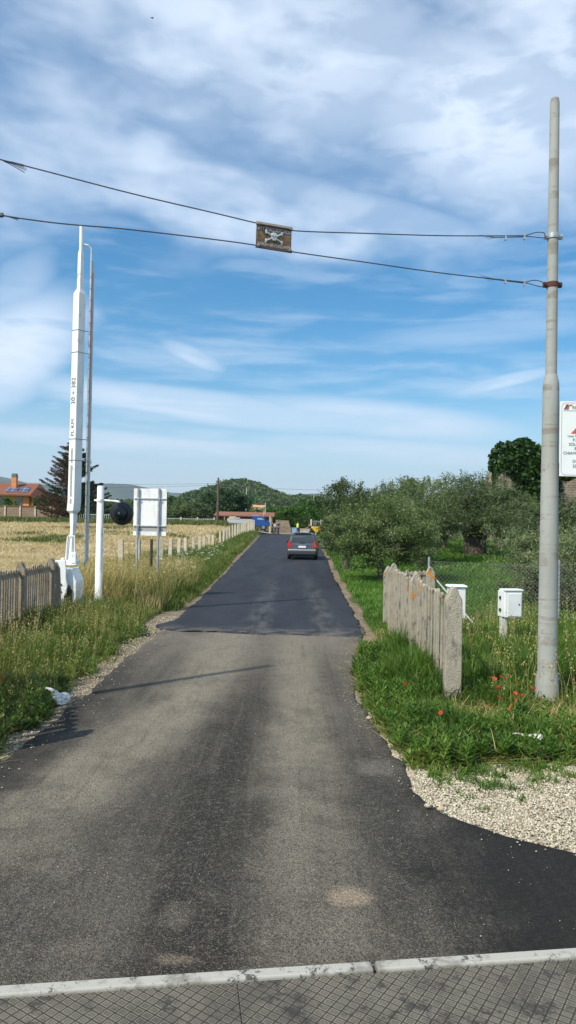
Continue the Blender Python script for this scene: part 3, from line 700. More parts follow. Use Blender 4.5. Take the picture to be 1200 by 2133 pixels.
P = pts(26000, -46, -3.6, 97, 111, r, lambda x, y: x < Lx(np.minimum(y, 99)) - .3, 8, .3); n = len(P)
parts.append(blades(P, r.uniform(.3, .9, n), r.uniform(.05, .11, n), r.uniform(.1, .6, n), seed=22))
stuff('field_grass', parts, leafmat('field_grass', [(.05, .09, .02), (.09, .14, .03), (.16, .18, .06), (.24, .22, .10)], .35, .6, .4), 'green grass patches in the straw field and at the foot of its far wall', 'grass')

# gravel: real small stones
def pebbles(P, s, r):
    n = len(P); o = np.array([(1, 0, 0), (0, 1, 0), (-1, 0, 0), (0, -1, 0), (0, 0, 1), (0, 0, -.6)], float)
    V = o[None] * (s[:, None, None]) * r.uniform(.6, 1.3, (n, 6, 1)); a = r.rand(n) * 6.28; ca, sa = np.cos(a)[:, None], np.sin(a)[:, None]
    x = V[..., 0] * ca - V[..., 1] * sa; y = V[..., 0] * sa + V[..., 1] * ca; V = np.stack([x, y, V[..., 2] * .7], -1) + P[:, None, :]
    F = np.array([(0, 1, 4), (1, 2, 4), (2, 3, 4), (3, 0, 4), (1, 0, 5), (2, 1, 5), (3, 2, 5), (0, 3, 5)])
    L = ((np.arange(n) * 6)[:, None, None] + F[None]).ravel(); m = n * 8
    return V.reshape(-1, 3), L, np.arange(m) * 3, np.full(m, 3)
def kg(x, y): return (zones(x, y)[1] > .5) & ((x < Lx(y) - .02) | (x > Rx(y) + .02)) & vis(x, y, .4)
P1 = pts(62000, .85, 3.3, 4.2, 7, r, kg); P2 = pts(6500, -3.4, -2.2, 5, 16, r, kg)
P3 = pts(5200, -2.6, 2.6, 3.7, 13, r, lambda x, y: ((x > Rx(y) - .10 - .25 * r.rand(len(x)) ** 2) | (x < Lx(y) + .1 + .3 * r.rand(len(x)) ** 2)) & (x > Lx(y)) & (x < Rx(y))); P3[:, 2] += .05; P1[:, 2] += .018; P2[:, 2] += .018
P4 = pts(700, -2.2, 1.6, 3.6, 9, r, lambda x, y: (x > Lx(y)) & (x < Rx(y))); P4[:, 2] += .045
ex = pts(26000, .85, 3.4, 5.4, 7.2, r, lambda x, y: (x > Rx(y) + .02) & (y > np.interp(x, YBX, YBY) - .3) & (r.rand(len(x)) < np.exp(-np.maximum(0, y - np.interp(x, YBX, YBY)) * 5))); ex[:, 2] += .015
peb = [pebbles(ex, r.uniform(.004, .012, len(ex)), r), pebbles(P1, r.uniform(.3, 1, len(P1)) ** 1.5 * .014, r), pebbles(P2, r.uniform(.006, .016, len(P2)), r), pebbles(P3, r.uniform(.003, .010, len(P3)), r), pebbles(P4, r.uniform(.002, .0045, len(P4)), r)]
t = NT('gravel_stones'); geo = t.n('ShaderNodeNewGeometry'); cr_ = t.n('ShaderNodeValToRGB')
els = cr_.color_ramp.elements; els[0].color = (.20, .16, .10, 1); els[1].color = (.62, .58, .47, 1)
for p_, c_ in ((.25, (.33, .28, .20, 1)), (.6, (.46, .41, .30, 1)), (.85, (.52, .485, .385, 1))): e = els.new(p_); e.color = c_
t.l(geo.outputs['Random Per Island'], cr_.inputs[0])
stuff('gravel', peb, t.fin(cr_.outputs[0], .85), 'pale limestone gravel along the asphalt edges', 'gravel')
# a few larger loose stones one can count
for i, (px, py, s, lab) in enumerate(((891, 1679, .026, 'tan pebble on the asphalt at the tip of the pale gravel'), (918, 1686, .028, 'buff pebble on the asphalt just right of the tan pebble'), (768, 1497, .03, 'grey stone at the road edge below the green right verge'))):
    q = ray0(px, py); m = MB(); m.ball((0, 0, s * .5), (s, s * .8, s * .6), 8, 6, None, .25)
    o = m.build('stone', simple('loose_stone', (.42, .34, .24), .9, 0, .2, 20), smooth=True, loc=(q.x, q.y, .045)); tag(o, lab, 'stone')
# ================================================================== STREET FURNITURE
def text_mesh(name, body, size, mat, parent, M, ext=.0015, align='CENTER', mirror=False, sx=1.0):
    cu = bpy.data.curves.new(name, 'FONT'); cu.body = body; cu.size = size; cu.extrude = ext; cu.align_x = align; cu.align_y = 'CENTER'
    ob = bpy.data.objects.new(name, cu); COL.objects.link(ob)
    bpy.context.view_layer.update()
    me = bpy.data.meshes.new_from_object(ob); bpy.data.objects.remove(ob)
    me.transform(M @ Matrix.Diagonal((-sx if mirror else sx, 1, 1, 1)))
    if mirror: me.flip_normals()
    return link(name, me, mat, parent)

# ---- tall concrete pole, right
pb = at(1139, 1462, 8.7); pole = empty('concrete_pole', (pb.x, pb.y, 0), 0, 'tall pale grey stepped concrete pole carrying two cable clamps on the right', 'pole')
m = MB(); m.tube([(0, 0, -.2), (0, 0, .02), (0, 0, .20), (0, 0, .30), (0, 0, .36), (0, 0, 3.66), (0, 0, 3.72), (0, 0, 3.82)], [.140, .137, .134, .125, .112, .093, .090, .065], 32)
m.build('lower_shaft', conc_pole, pole, smooth='auto')
m = MB(); m.tube([(0, 0, 3.81), (0, 0, 5.4), (0, 0, 7.02), (0, 0, 7.08)], [.0645, .0605, .054, .045], 28); m.build('upper_shaft', conc_pole, pole, smooth='auto')
for zc, mt, hh in ((5.44, galv, .055), (4.87, rust, .06)):
    c = MB(); c.tube([(0, 0, zc - hh / 2), (0, 0, zc + hh / 2)], .071, 24)
    for s in (-1, 1):
        c.box((s * .085, -.012, zc), (.05, .014, hh)); c.box((s * .085, .012, zc), (.05, .014, hh)); 
    cl = c.build('clamp', mt, pole, bevel=.003)
    for s in (-1, 1):
        b = MB(); b.tube([(s * .092, -.045, zc), (s * .092, -.03, zc), (s * .092, -.03, zc), (s * .092, -.02, zc), (s * .092, -.02, zc), (s * .092, .045, zc)], [.010, .010, .018, .018, .010, .010], 8)
        b.build('bolt', dark_steel if mt is rust else galv, cl)
pole['group'] = 'tall poles holding the two cables'
# left pole stands outside the frame and throws the long shadow over the road
lp = copy_tree(pole); lp.location = (-4.95, 5.85, 0); lp.rotation_euler = (0, 0, 1.0)
lp['label'] = 'tall concrete pole just outside the left of the view, holding the other cable ends'

# ---- two steel cables with the danger plate
LP, RP = Vector((-4.95, 5.85, 0)), Vector((pb.x, pb.y, 0))
def span_pt(px, py):
    """point of the vertical plane through both poles seen at a pixel"""
    d = (RP - LP); nrm = Vector((-d.y, d.x, 0)).normalized()
    r_ = CR @ Vector(((px - 600) / FPX, -(py - 1066.5) / FPX, -1.0)); O = Vector((0, 0, CAMH))
    return O + r_ * ((LP - O).dot(nrm) / r_.dot(nrm))
def curve(ps, n=10):
    out_ = []
    for i in range(len(ps) - 1):
        p0, p1, p2, p3 = ps[max(i - 1, 0)], ps[i], ps[i + 1], ps[min(i + 2, len(ps) - 1)]
        for k in range(n):
            t_ = k / n; out_.append(.5 * ((2 * p1) + (p2 - p0) * t_ + (2 * p0 - 5 * p1 + 4 * p2 - p3) * t_ ** 2 + (3 * p1 - p0 - 3 * p2 + p3) * t_ ** 3))
    out_.append(ps[-1]); return out_
def cable(zl, pix_l, pix_r, endpix, lab):
    root = empty('steel_cable', span_pt(*endpix), 0, lab, 'cable'); o0 = Vector(root.location)
    a = [Vector((LP.x + .09, LP.y + .03, zl))] + [span_pt(*p) for p in pix_l]
    b = [span_pt(*p) for p in pix_r]
    m = MB(); m.tube([p - o0 for p in curve(a + b)], .0065, 6); m.build('wire', wire_m, root)
    e = span_pt(*endpix); inn = b[-1]
    d = (inn - e).normalized(); up = Vector((0, 0, 1))
    # loop round the clamp bolt, doubled tail and two cable clips
    m = MB(); m.tube([p - o0 for p in curve([inn + d * 0.0, e + d * .11 + up * .035, e + up * .03, e - d * .02, e - up * .03, e + d * .11 - up * .02, inn - up * .006])], .0055, 6)
    tail = [inn - up * .012, inn + d * .22 - up * .012, inn + d * .45 - up * .010]
    m.tube([p - o0 for p in tail], .0055, 6); m.build('loop', wire_m, root)
    for q in (inn + d * .02, inn + d * .28):
        c = MB(); c.tube([q - o0 - d * .012 - up * .006, q - o0 + d * .012 - up * .006], .017, 6); c.box(q - o0 - up * .03, (.02, .03, .03)); c.box(q - o0 + up * .02, (.014, .018, .022)); c.build('cable_clip', galv, root, bevel=.002)
    m = MB()
    for k in range(5): m.tube([inn + d * .40 - up * .01 - o0, inn + d * (.52 + .03 * k) + up * (-.03 + .014 * k) - o0], .0018, 3)
    m.build('frayed_strand', wire_m, root)
    return root
c_up = cable(5.45, [(0, 332), (270, 402), (440, 442), (536, 465)], [(607, 480), (760, 486), (930, 491), (1095, 491)], (1132, 490), 'upper steel cable stretched across the sky above the other one')
c_lo = cable(4.86, [(0, 448), (270, 478), (440, 498), (534, 511)], [(606, 524), (760, 546), (930, 570), (1095, 588)], (1128, 592), 'lower steel cable stretched across the sky behind the boom tip')
for root, px0, py0, k in ((c_up, 2, 333, 9), (c_lo, 2, 448, 5)):
    m = MB(); o0 = Vector(root.location); q = span_pt(px0, py0)
    for i in range(k):
        e = span_pt(px0 + (50 if root is c_up else 38) + random.uniform(-4, 4), py0 + (10 if root is c_up else 7) + i * (2.2 if root is c_up else 1.0)); m.tube([q - o0, (q + e) / 2 - o0 + Vector((0, 0, .004)), e - o0], .0025, 3)
    if root is c_lo: m.tube([q - o0 + Vector((-.02, 0, 0)), q - o0 + Vector((.02, 0, 0))], .022, 6)
    m.build('frayed_strand', wire_m, root)
# danger plate (seen from the back, lettering reads mirrored)
TL, TR, BL, BR = span_pt(535, 463), span_pt(608, 474), span_pt(532, 516), span_pt(606, 527)
pc = (TL + TR + BL + BR) / 4; ux = ((TR - TL) + (BR - BL)).normalized(); uz0 = Vector((0, 0, 1)); ny = ux.cross(uz0).normalized() * -1
W_ = ((TR - TL).length + (BR - BL).length) / 2; H_ = ((TL - BL).length + (TR - BR).length) / 2
uz = (TL - BL + TR - BR).normalized()
ny = uz.cross(ux).normalized()        # points away from the camera
PM = Matrix((ux, ny, uz)).transposed().to_4x4(); PM.translation = pc
dp_ = empty('danger_plate', pc); dp_.matrix_world = PM
tag(dp_, 'rusty brown danger plate with skull and mirrored lettering hung between the two cables', 'warning sign')
brown = simple('rusty_plate', (.115, .058, .028), .6, .1, .25, 12, .15, 60, (.17, .135, .07), (.45, .60))
m = MB(); m.box((0, 0, 0), (W_, .004, H_)); m.build('plate', brown, dp_)
alu = simple('weathered_strip', (.33, .29, .24), .6, .2, .2, 20)
for s in (-1, 1):
    m = MB(); m.box((0, -.012, s * (H_ / 2 - .010)), (W_ + .01, .018, .024)); m.build('edge_strip', alu if s > 0 else simple('dark_strip', (.09, .065, .045), .7, .2, .2, 20), dp_, bevel=.002)
    for s2 in (-1, 1):
        m = MB(); m.tube([(s2 * (W_ / 2 - .02), yy_, s * (H_ / 2 - .02)) for yy_ in (-.045, -.035, -.035, -.022, -.022, .02)], [.008, .008, .016, .016, .008, .008], 8)
        m.build('bolt', alu, dp_)
cutout_light = simple('cutout_sky_light', (.42, .46, .50), .6, 0, .15, 30)  # sky light through the cut-out letters and skull, painted as a pale tone
TXM = Matrix.Translation((0, -.006, 0)) @ Matrix.Rotation(math.radians(90), 4, 'X')
text_mesh('lettering', 'NON TOCCATE I FILI', .050, cutout_light, dp_, Matrix.Translation((0, 0, H_ / 2 - .058)) @ TXM, .0005, mirror=True, sx=.80)
text_mesh('lettering', 'PERICOLO DI MORTE', .040, cutout_light, dp_, Matrix.Translation((0, 0, -H_ / 2 + .045)) @ TXM, .0005, mirror=True, sx=.92)
m = MB(); y0 = -.007
for s in (-1, 1):
    a = Vector((-.085, y0, s * .045)); b = Vector((.085, y0, -s * .045))
    m.tube([a, b], .0085, 6)
    for q in (a, b):
        for k in (-1, 1): m.ball((q.x, q.y, q.z + k * .009), (.012, .005, .012), 8, 5)
m.ball((0, y0 - .002, .016), (.038, .008, .033), 14, 8); m.box((0, y0 - .002, -.022), (.038, .012, .022))
sk = m.build('skull_emblem', cutout_light, dp_)
for s in (-1, 1): m = MB(); m.ball((s * .014, y0 - .009, .008), (.009, .004, .008), 8, 5); m.build('eye_socket', brown, sk)
m = MB(); m.ball((0, y0 - .009, -.008), (.004, .003, .006), 6, 4); m.build('nose_hole', brown, sk)

# ---- railway notice cut by the right edge of the picture
n0 = at(1165, 992, 8.45); n1 = at(1169, 836, 8.45); nh = (n1 - n0).length; nw = .60
nb = empty('notice_board', (n0.x + nw / 2, 8.45, 0), 0, 'white railway emergency notice with thin red border and red triangle at the right edge', 'notice board')
zc = (n0.z + n1.z) / 2
m = MB(); m.box((0, 0, zc), (nw, .012, nh)); m.build('board', simple('notice_white', (.74, .78, .77), .4, 0, .03, 3), nb, bevel=.003)
m = MB(); m.tube([(0, .05, -.2), (0, .05, zc + nh / 2)], .03, 12); m.build('post', galv, nb, smooth='auto')
red_ink = simple('red_ink', (.55, .09, .06), .5, 0, .05, 9); green_ink = simple('green_ink', (.03, .10, .06), .5, 0, .05, 9); grey_ink = simple('grey_ink', (.10, .11, .12), .6, 0, .05, 9)
def rr(w, h, rad, n=6):
    out_ = []
    for cx, cz, a0 in ((w / 2 - rad, h / 2 - rad, 0), (-w / 2 + rad, h / 2 - rad, 90), (-w / 2 + rad, -h / 2 + rad, 180), (w / 2 - rad, -h / 2 + rad, 270)):
        for k in range(n + 1):
            a = math.radians(a0 + 90 * k / n); out_.append((cx + rad * math.cos(a), cz + rad * math.sin(a)))
    return out_
m = MB(); p1 = rr(nw - .03, nh - .03, .05); p2 = rr(nw - .037, nh - .037, .047); k = len(p1)
m.add([(x, -.0085, z + zc) for x, z in p1] + [(x, -.0085, z + zc) for x, z in p2], [(i, (i + 1) % k, (i + 1) % k + k, i + k) for i in range(k)]); m.build('border', red_ink, nb)
NB = lambda x, z: Matrix.Translation((x, -.009, zc + z)) @ Matrix.Rotation(math.radians(90), 4, 'X')
def para(x, z, w, h, s): return [(x, z), (x + w, z), (x + w + s, z + h), (x + s, z + h)]
top = nh / 2
m = MB(); m.prism([(a, b + zc) for a, b in para(-.262, top - .092, .022, .045, .030)], 'y', -.0095, -.008); m.prism([(a, b + zc) for a, b in para(-.240, top - .047, .032, .012, .006)], 'y', -.0095, -.008); m.build('emblem', green_ink, nb)
m = MB(); m.prism([(a, b + zc) for a, b in para(-.232, top - .094, .024, .045, .012)], 'y', -.0095, -.008); m.prism([(a, b + zc) for a, b in para(-.200, top - .050, .032, .014, .006)], 'y', -.0097, -.008); m.build('emblem', red_ink, nb)
text_mesh('lettering', 'RFI', .050, grey_ink, nb, NB(-.165, top - .072), .0004, 'LEFT')
m = MB(); m.box((-.10, -.0088, zc + top - .106), (.32, .001, .003)); m.build('rule', grey_ink, nb)
m = MB(); m.prism([(-.175, zc + top - .365), (.02 + .155, zc + top - .365), (0, zc + top - .165)], 'y', -.0095, -.008); tri = m.build('triangle', red_ink, nb)
m = MB(); m.prism([(-.10, zc + top - .335), (.10, zc + top - .335), (0, zc + top - .222)], 'y', -.0100, -.0094); m.build('triangle_face', simple('notice_white', (.7, .7, .7)), tri)
for txt, z, s in (('Linea Te.', .395, .034), ('P.L. km', .440, .045), ('SOLO IN CASO DI', .490, .046), ('EMERGENZA', .538, .046), ('CHIAMARE IL N\u00b0', .590, .046), ('DCO', .682, .044), ('30+382', .738, .050)):
    xx = {'Linea Te.': -.215, 'P.L. km': -.155, 'SOLO IN CASO DI': -.20, 'EMERGENZA': -.135, 'CHIAMARE IL N\u00b0': -.262, 'DCO': -.155, '30+382': -.155}[txt]
    text_mesh('lettering', txt, s, grey_ink, nb, NB(xx, top - z), .0004, 'LEFT')

# ---- level-crossing barrier, raised
BY = 15.5
bb = at(153, 1275, BY); bx = bb.x
br = empty('barrier', (bx, BY, 0), 0, 'raised white level crossing barrier with lettered boom and white drive housing', 'level crossing barrier')
def bz(py): return at(160, py, BY).z
def bxp(px, py): return at(px, py, BY).x - bx
def square_shaft(name, pts_, parent, mat, rot=45):
    """pts_: (pixel x, pixel y, half diagonal)"""
    m = MB(); vs = []; fs = []
    for px, py, hw in pts_:
        cx = bxp(px, py); z = bz(py)
        for k in range(4):
            a = math.radians(rot + 90 * k); vs.append((cx + hw * math.cos(a), hw * math.sin(a), z))
    n = len(pts_)
    for i in range(n - 1):
        for k in range(4): fs.append((i * 4 + k, i * 4 + (k + 1) % 4, i * 4 + 4 + (k + 1) % 4, i * 4 + 4 + k))
    fs += [(3, 2, 1, 0), tuple((n - 1) * 4 + k for k in range(4))]
    m.add(vs, fs); return m.build(name, mat, parent, bevel=.006)
boom_rot = -78
box_s = square_shaft('boom', [(153, 1070, .075), (153, 1064, .138), (155, 1045, .138), (166, 612, .125), (167, 602, .070)], br, white_paint, boom_rot)
square_shaft('boom', [(167, 606, .070), (169, 528, .064), (169, 520, .040)], br, white_paint, boom_rot)
m = MB(); m.tube([(bxp(169, 522), 0, bz(522)), (bxp(170, 470), 0, bz(470))], .040, 12); m.build('boom_tip', white_paint, br, smooth='auto')
square_shaft('boom_root', [(148, 1178, .075), (150, 1130, .075), (152, 1105, .055), (153, 1090, .075), (153, 1064, .075)], br, white_paint, boom_rot)
# text on the sunlit face, reading upwards
aL = math.radians(boom_rot)
cor = [(math.cos(math.radians(boom_rot + 90 * k)), math.sin(math.radians(boom_rot + 90 * k))) for k in range(4)]
c0 = Vector((cor[0][0], cor[0][1], 0)); c3 = Vector((cor[3][0], cor[3][1], 0))   # front-most corner and the left one
nf = ((c0 + c3) / 2).normalized(); 
for txt, py, s in (('30 + 382', 816, .165), ('PL KM', 892, .14)):
    frac = (1045 - py) / 433; hd = .138 - .013 * frac; cx = bxp(155 + 11 * frac, py)
    ctr = Vector((cx, 0, bz(py))) + nf * (hd * math.cos(math.radians(45)) + .003)
    xax = Vector((0, 0, 1)); zax = nf; yax = zax.cross(xax)
    T = Matrix((xax, yax, zax)).transposed().to_4x4(); T.translation = ctr
    text_mesh('lettering', txt, s, black_txt, br, T, .0006, sx=.95)
# long access slots on the same face
for (p0, p1, w_) in ((935, 965, .05), (970, 1035, .055), (1040, 1050, .06)):
    z0, z1 = bz(p0), bz(p1); pyc = (p0 + p1) / 2; frac = (1045 - pyc) / 433; hd = .138 - .013 * frac
    ctr = Vector((bxp(155 + 11 * frac, pyc), 0, (z0 + z1) / 2)) + nf * (hd * .7071 + .001)
    yax = Vector((0, 0, 1)).cross(nf); T = Matrix((yax, nf, Vector((0, 0, 1)))).transposed().to_4x4(); T.translation = ctr
    m = MB(); m.box((0, 0, 0), (w_, .004, abs(z0 - z1)), M=T); m.build('access_slot', simple('slot_grey', (.30, .31, .31), .5, 0, .15, 12), br)
for py in (689, 735, 915, 959):
    frac = (1045 - py) / 433; hd = (.138 - .013 * frac) + .006; cx = bxp(155 + 11 * frac, py)
    m = MB(); q = [(cx + hd * a, hd * b, bz(py)) for a, b in cor]
    for k in range(4): m.tube([q[k], q[(k + 1) % 4]], .008, 6)
    m.tube([(cx + hd * cor[1][0], hd * cor[1][1], bz(py)), (cx + .235, .05, bz(py))], .010, 6); m.build('strap', galv, br)
# folded hanging skirt (striped slats) on the far side of the boom
sk0 = (bxp(187, 520), .08, bz(520)); 
red_faded = simple('faded_red_band', (.30, .08, .07), .6, .2, .3, 8)
m = MB(); m.tube([(bxp(169, 508), 0, bz(508)), (bxp(182, 509), .05, bz(509)), (bxp(186, 513), .08, bz(514))], .022, 8); m.build('skirt_arm', white_paint, br)
for k, (xo, pt_, pb_, mt) in enumerate(((0, 514, 1180, galv), (.035, 540, 1172, simple('alu_slat', (.58, .58, .57), .45, .3, .1, 10)), (.018, 565, 1150, red_faded), (.052, 562, 1168, MATS.get('alu_slat') or galv))):
    zt, zb = bz(pt_), bz(pb_)
    m = MB(); a = Vector((bxp(184, pt_) + xo * .6, (.06, .11, .055, .12)[k], zt)); b = Vector((bxp(169.5, pb_) + xo * .9, (.06, .11, .055, .12)[k], zb))
    for j in range(1): m.tube([a + Vector((.05, 0, 0)), b + Vector((.05, 0, 0))], .021 if k != 2 else .009, 4)
    m.build('skirt_slat', mt, br)
for py in range(575, 1165, 24):
    m = MB(); f_ = (py - 514) / 666; m.ball((bxp(184 - 14.5 * f_, py) + .05, .045, bz(py)), .011, 6, 4); m.build('rivet', dark_steel, br)
# stay rods and head bracket
m = MB(); m.tube([(bxp(143, 1116), -.06, bz(1118)), (bxp(138, 1172), -.06, bz(1172))], .016, 6); m.tube([(bxp(157, 1116), -.06, bz(1118)), (bxp(158, 1180), -.06, bz(1178))], .014, 6)
m.tube([(bxp(143, 1117), -.06, bz(1117)), (bxp(158, 1117), -.06, bz(1117))], .012, 6); m.build('stay_rod', white_paint, br)
m = MB(); m.box((bxp(146, 1172), 0, bz(1172)), (.34, .26, .10)); m.box((bxp(133, 1170), -.08, bz(1168)), (.07, .07, .12)); m.box((bxp(157, 1165), -.08, bz(1162)), (.10, .12, .22)); m.build('head_bracket', white_paint, br, bevel=.01)
# pivot arm (dog-bone plate) on the near side
m = MB(); pl = [(-.10, 1.18), (.10, 1.18), (.12, .95), (.12, .80), (.15, .66), (.13, .54), (.09, .44), (.08, .2), (.07, .02), (-.10, .02), (-.09, .2), (-.10, .44), (-.14, .56), (-.15, .68), (-.11, .82), (-.10, .95)]
xo = bxp(136, 1220); m.prism([(x + xo, z) for x, z in pl], 'y', -.38, -.33); pv = m.build('pivot_arm', white_paint, br, bevel=.008)
for a in range(5):
    m = MB(); an = a * 2 * math.pi / 5; rr_ = .075 if a else 0; m.tube([(xo + rr_ * math.cos(an), -.40, .62 + rr_ * math.sin(an)), (xo + rr_ * math.cos(an), -.37, .62 + rr_ * math.sin(an))], .022, 6)
    m.build('bolt', dark_steel, pv)
# drive housing
m = MB(); hp = [(-.30, 0), (-.30, .95), (-.24, 1.0), (.05, 1.0), (.16, .74), (.16, 0)]
m.prism([(x + bxp(150, 1220), z) for x, z in hp], 'y', -.26, .30); hs = m.build('housing', white_paint, br, bevel=.012)
m = MB(); m.prism([(x + bxp(150, 1220), z) for x, z in [(-.29, .45), (-.29, .88), (-.18, .88), (-.12, .50), (-.2, .35)]], 'y', -.268, -.255)
m.prism([(x + bxp(150, 1220), z) for x, z in [(-.10, .26), (-.07, .55), (.02, .68), (.09, .55), (.09, .20), (.02, .18)]], 'y', -.268, -.255); m.build('recess', black_m, hs)
m = MB(); m.box((bxp(150, 1220) + .0, .0, .08), (.80, .75, .30)); m.box((bxp(176, 1250), .1, .16), (.34, .3, .30)); m.build('concrete_base', simple('base_concrete', (.48, .48, .45), .9, 0, .15, 8, .3, 30), br, bevel=.01)

# ---- white signal post with black round bell/backing disc
SY = 16.4; sb = at(204, 1272, SY); sp_ = empty('signal_post', (sb.x, SY, 0), 0, 'white tubular signal post with black round disc on a bent arm', 'signal post')
def sz(py): return at(210, py, SY).z
m = MB(); m.tube([(0, 0, -.1), (0, 0, .3), (0, 0, .32), (0, 0, sz(1014)), (0, 0, sz(1012))], [.092, .092, .078, .074, .06], 24); m.build('post', white_paint, sp_, smooth='auto')
zc_ = sz(1042); m = MB(); m.tube([(0, 0, zc_ - .03), (0, 0, zc_ + .03)], .088, 20); m.box((-.10, 0, zc_), (.07, .05, .04)); m.tube(curve([Vector((.06, 0, zc_)), Vector((.22, -.01, zc_ - .01)), Vector((.36, -.02, zc_ - .02)), Vector((.44, -.03, zc_ - .05)), Vector((.46, -.03, zc_ - .13))], 5), .025, 10)
m.box((.46, -.03, zc_ - .14), (.12, .06, .03)); m.build('bracket_arm', white_paint, sp_, smooth='auto')
zd = sz(1068.5); xd = at(254, 1068, SY).x - sb.x; m = MB()
m.tube([(xd, .10, zd), (xd, .04, zd), (xd, .0, zd), (xd, -.02, zd), (xd, -.05, zd), (xd, -.07, zd), (xd, -.17, zd), (xd, -.20, zd)], [.20, .25, .262, .262, .25, .15, .13, .08], 40)
dsc = m.build('disc', black_m, sp_, smooth='auto')
m = MB(); m.tube([(xd - .02, -.205, zd), (xd - .02, -.215, zd)], .018, 10); m.build('nut', galv, dsc)

# ---- back of a white sign on two posts
GY_ = 20.0; g0, g1 = at(277, 1100, GY_), at(347, 1100, GY_); gzt, gzb = at(312, 1018, GY_).z, at(312, 1116, GY_).z; gx_ = (g0.x + g1.x) / 2
zb0 = float(Zt(gx_, GY_))
sg = empty('road_sign', (gx_, GY_, zb0), 0, 'white weathered back of a rectangular road sign on two thin steel posts', 'road sign')
sw = g1.x - g0.x; sg.rotation_euler = (0, 0, math.radians(-4))
m = MB(); m.box((0, 0, (gzt + gzb) / 2 - zb0), (sw, .025, gzt - gzb)); 
t = NT('chalky_sign_back'); z_ = t.n('ShaderNodeSeparateXYZ'); t.l(t.tc.outputs['Object'], z_.inputs[0])
c = t.mix(t.ramp(t.noise(3.2, 6, .7, t.mapping((1, 1, .4))), .50, .60), (.80, .80, .80), (.68, .69, .70))
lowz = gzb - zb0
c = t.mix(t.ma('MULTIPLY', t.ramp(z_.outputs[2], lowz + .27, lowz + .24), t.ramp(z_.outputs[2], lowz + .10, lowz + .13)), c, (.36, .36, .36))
m.build('panel', t.fin(c, .6), sg, bevel=.004)
for s, px in ((-1, 288), (1, 332)):
    xo = at(px, 1070, GY_).x - gx_; m = MB(); m.tube([(xo, -.05, -.3), (xo, -.05, gzt - zb0 + .01)], .032, 12); m.build('post', galv, sg, smooth='auto')
for z in (gzt - zb0 - .27, gzb - zb0 + .26):
    m = MB(); m.box((0, -.028, z), (sw * .96, .02, .035))
    for px in (288, 332): m.box((at(px, 1070, GY_).x - gx_, -.085, z), (.09, .012, .04))
    m.build('crossbar', galv, sg, bevel=.003)
# dark stub post between
q = at(315, 1160, 21.0); m = MB(); zg = float(Zt(q.x, 21.0)); m.tube([(0, 0, -.1), (0, 0, at(315, 1123, 21).z - zg)], [.045, .04], 8)
o = m.build('post', simple('old_timber', (.06, .05, .04), .9, 0, .3, 14, .4, 40), loc=(q.x, 21.0, zg)); tag(o, 'short dark weathered timber post below the white sign back', 'post')

# ---- weathered concrete picket fences of the railway
def crown_post(w, d, h):
    """post with scalloped pointed head"""
    m = MB(); pr = [(-w / 2, 0), (-w / 2, h * .86), (-w * .47, h * .90), (-w * .33, h * .93), (-w * .20, h * .975), (0, h), (w * .20, h * .975), (w * .33, h * .93), (w * .47, h * .90), (w / 2, h * .86), (w / 2, 0)]
    m.prism(pr, 'y', -d / 2, d / 2); return m
def jitter(me, a, r_):
    v = np.empty(len(me.vertices) * 3); me.vertices.foreach_get('co', v); v += r_.normal(0, a, len(v)); me.vertices.foreach_set('co', v)
def fence(name, P0, P1, npost, label, mat, h=1.22, nsl=10, miss=(), sw_=.045, crown=True, group=None, postw=.19, railz=(.30, .92), endposts=True, sl_top=.97):
    P0, P1 = Vector(P0), Vector(P1); d = P1 - P0; L = Vector((d.x, d.y, 0)).length; rz = math.atan2(d.y, d.x)
    z0, z1 = float(Zt(P0.x, P0.y)), float(Zt(P1.x, P1.y))
    root = empty(name, (P0.x, P0.y, z0), rz, label, 'fence', group)
    for i in range(npost):
        if not endposts and i in (0,): continue
        x = L * i / (npost - 1); z = (z1 - z0) * i / (npost - 1)
        m = crown_post(postw, .13, h * 1.0); 
        for j in range(len(m.v)): m.v[j] = (m.v[j][0] if abs(rz) < .6 else m.v[j][0], m.v[j][1], m.v[j][2])
        T = Matrix.Translation((x, 0, z - .12)) @ Matrix.Rotation(-rz, 4, 'Z') @ Matrix.Scale(1, 4)
        m.v = [tuple(T @ Vector(p)) for p in m.v]
        o = m.build('post', mat, root, bevel=.012)
    gap = L / (npost - 1)
    for i in range(npost - 1):
        m = MB(); x0 = i * gap + .09; x1 = (i + 1) * gap - .09; zc = (z1 - z0) * (i + .5) / (npost - 1)
        for k in range(nsl):
            if (i, k) in miss: continue
            x = x0 + (x1 - x0) * (k + .5) / nsl; ht = h * sl_top * .86 + random.uniform(-.03, .03) + .03 * abs((k + .5) / nsl - .5)
            m.prism([(x - sw_ / 2, zc - .1), (x - sw_ / 2, zc + ht - .03), (x, zc + ht), (x + sw_ / 2, zc + ht - .03), (x + sw_ / 2, zc - .1)], 'y', -.014 + random.uniform(-.006, .006), .018 + random.uniform(-.006, .006))
        for rz_ in railz: m.box(((x0 + x1) / 2, -.026, zc + rz_ * h * .86), (x1 - x0 + .1, .022, .065))
        m.build('panel', mat, root, bevel=.006)
    return root
fence('concrete_fence', (1.915, 8.55, 0), (2.01, 14.0, 0), 3, 'short lichen-spotted concrete picket fence beside the right road edge', conc_old, 1.45, 11, ((0, 1),), .06)
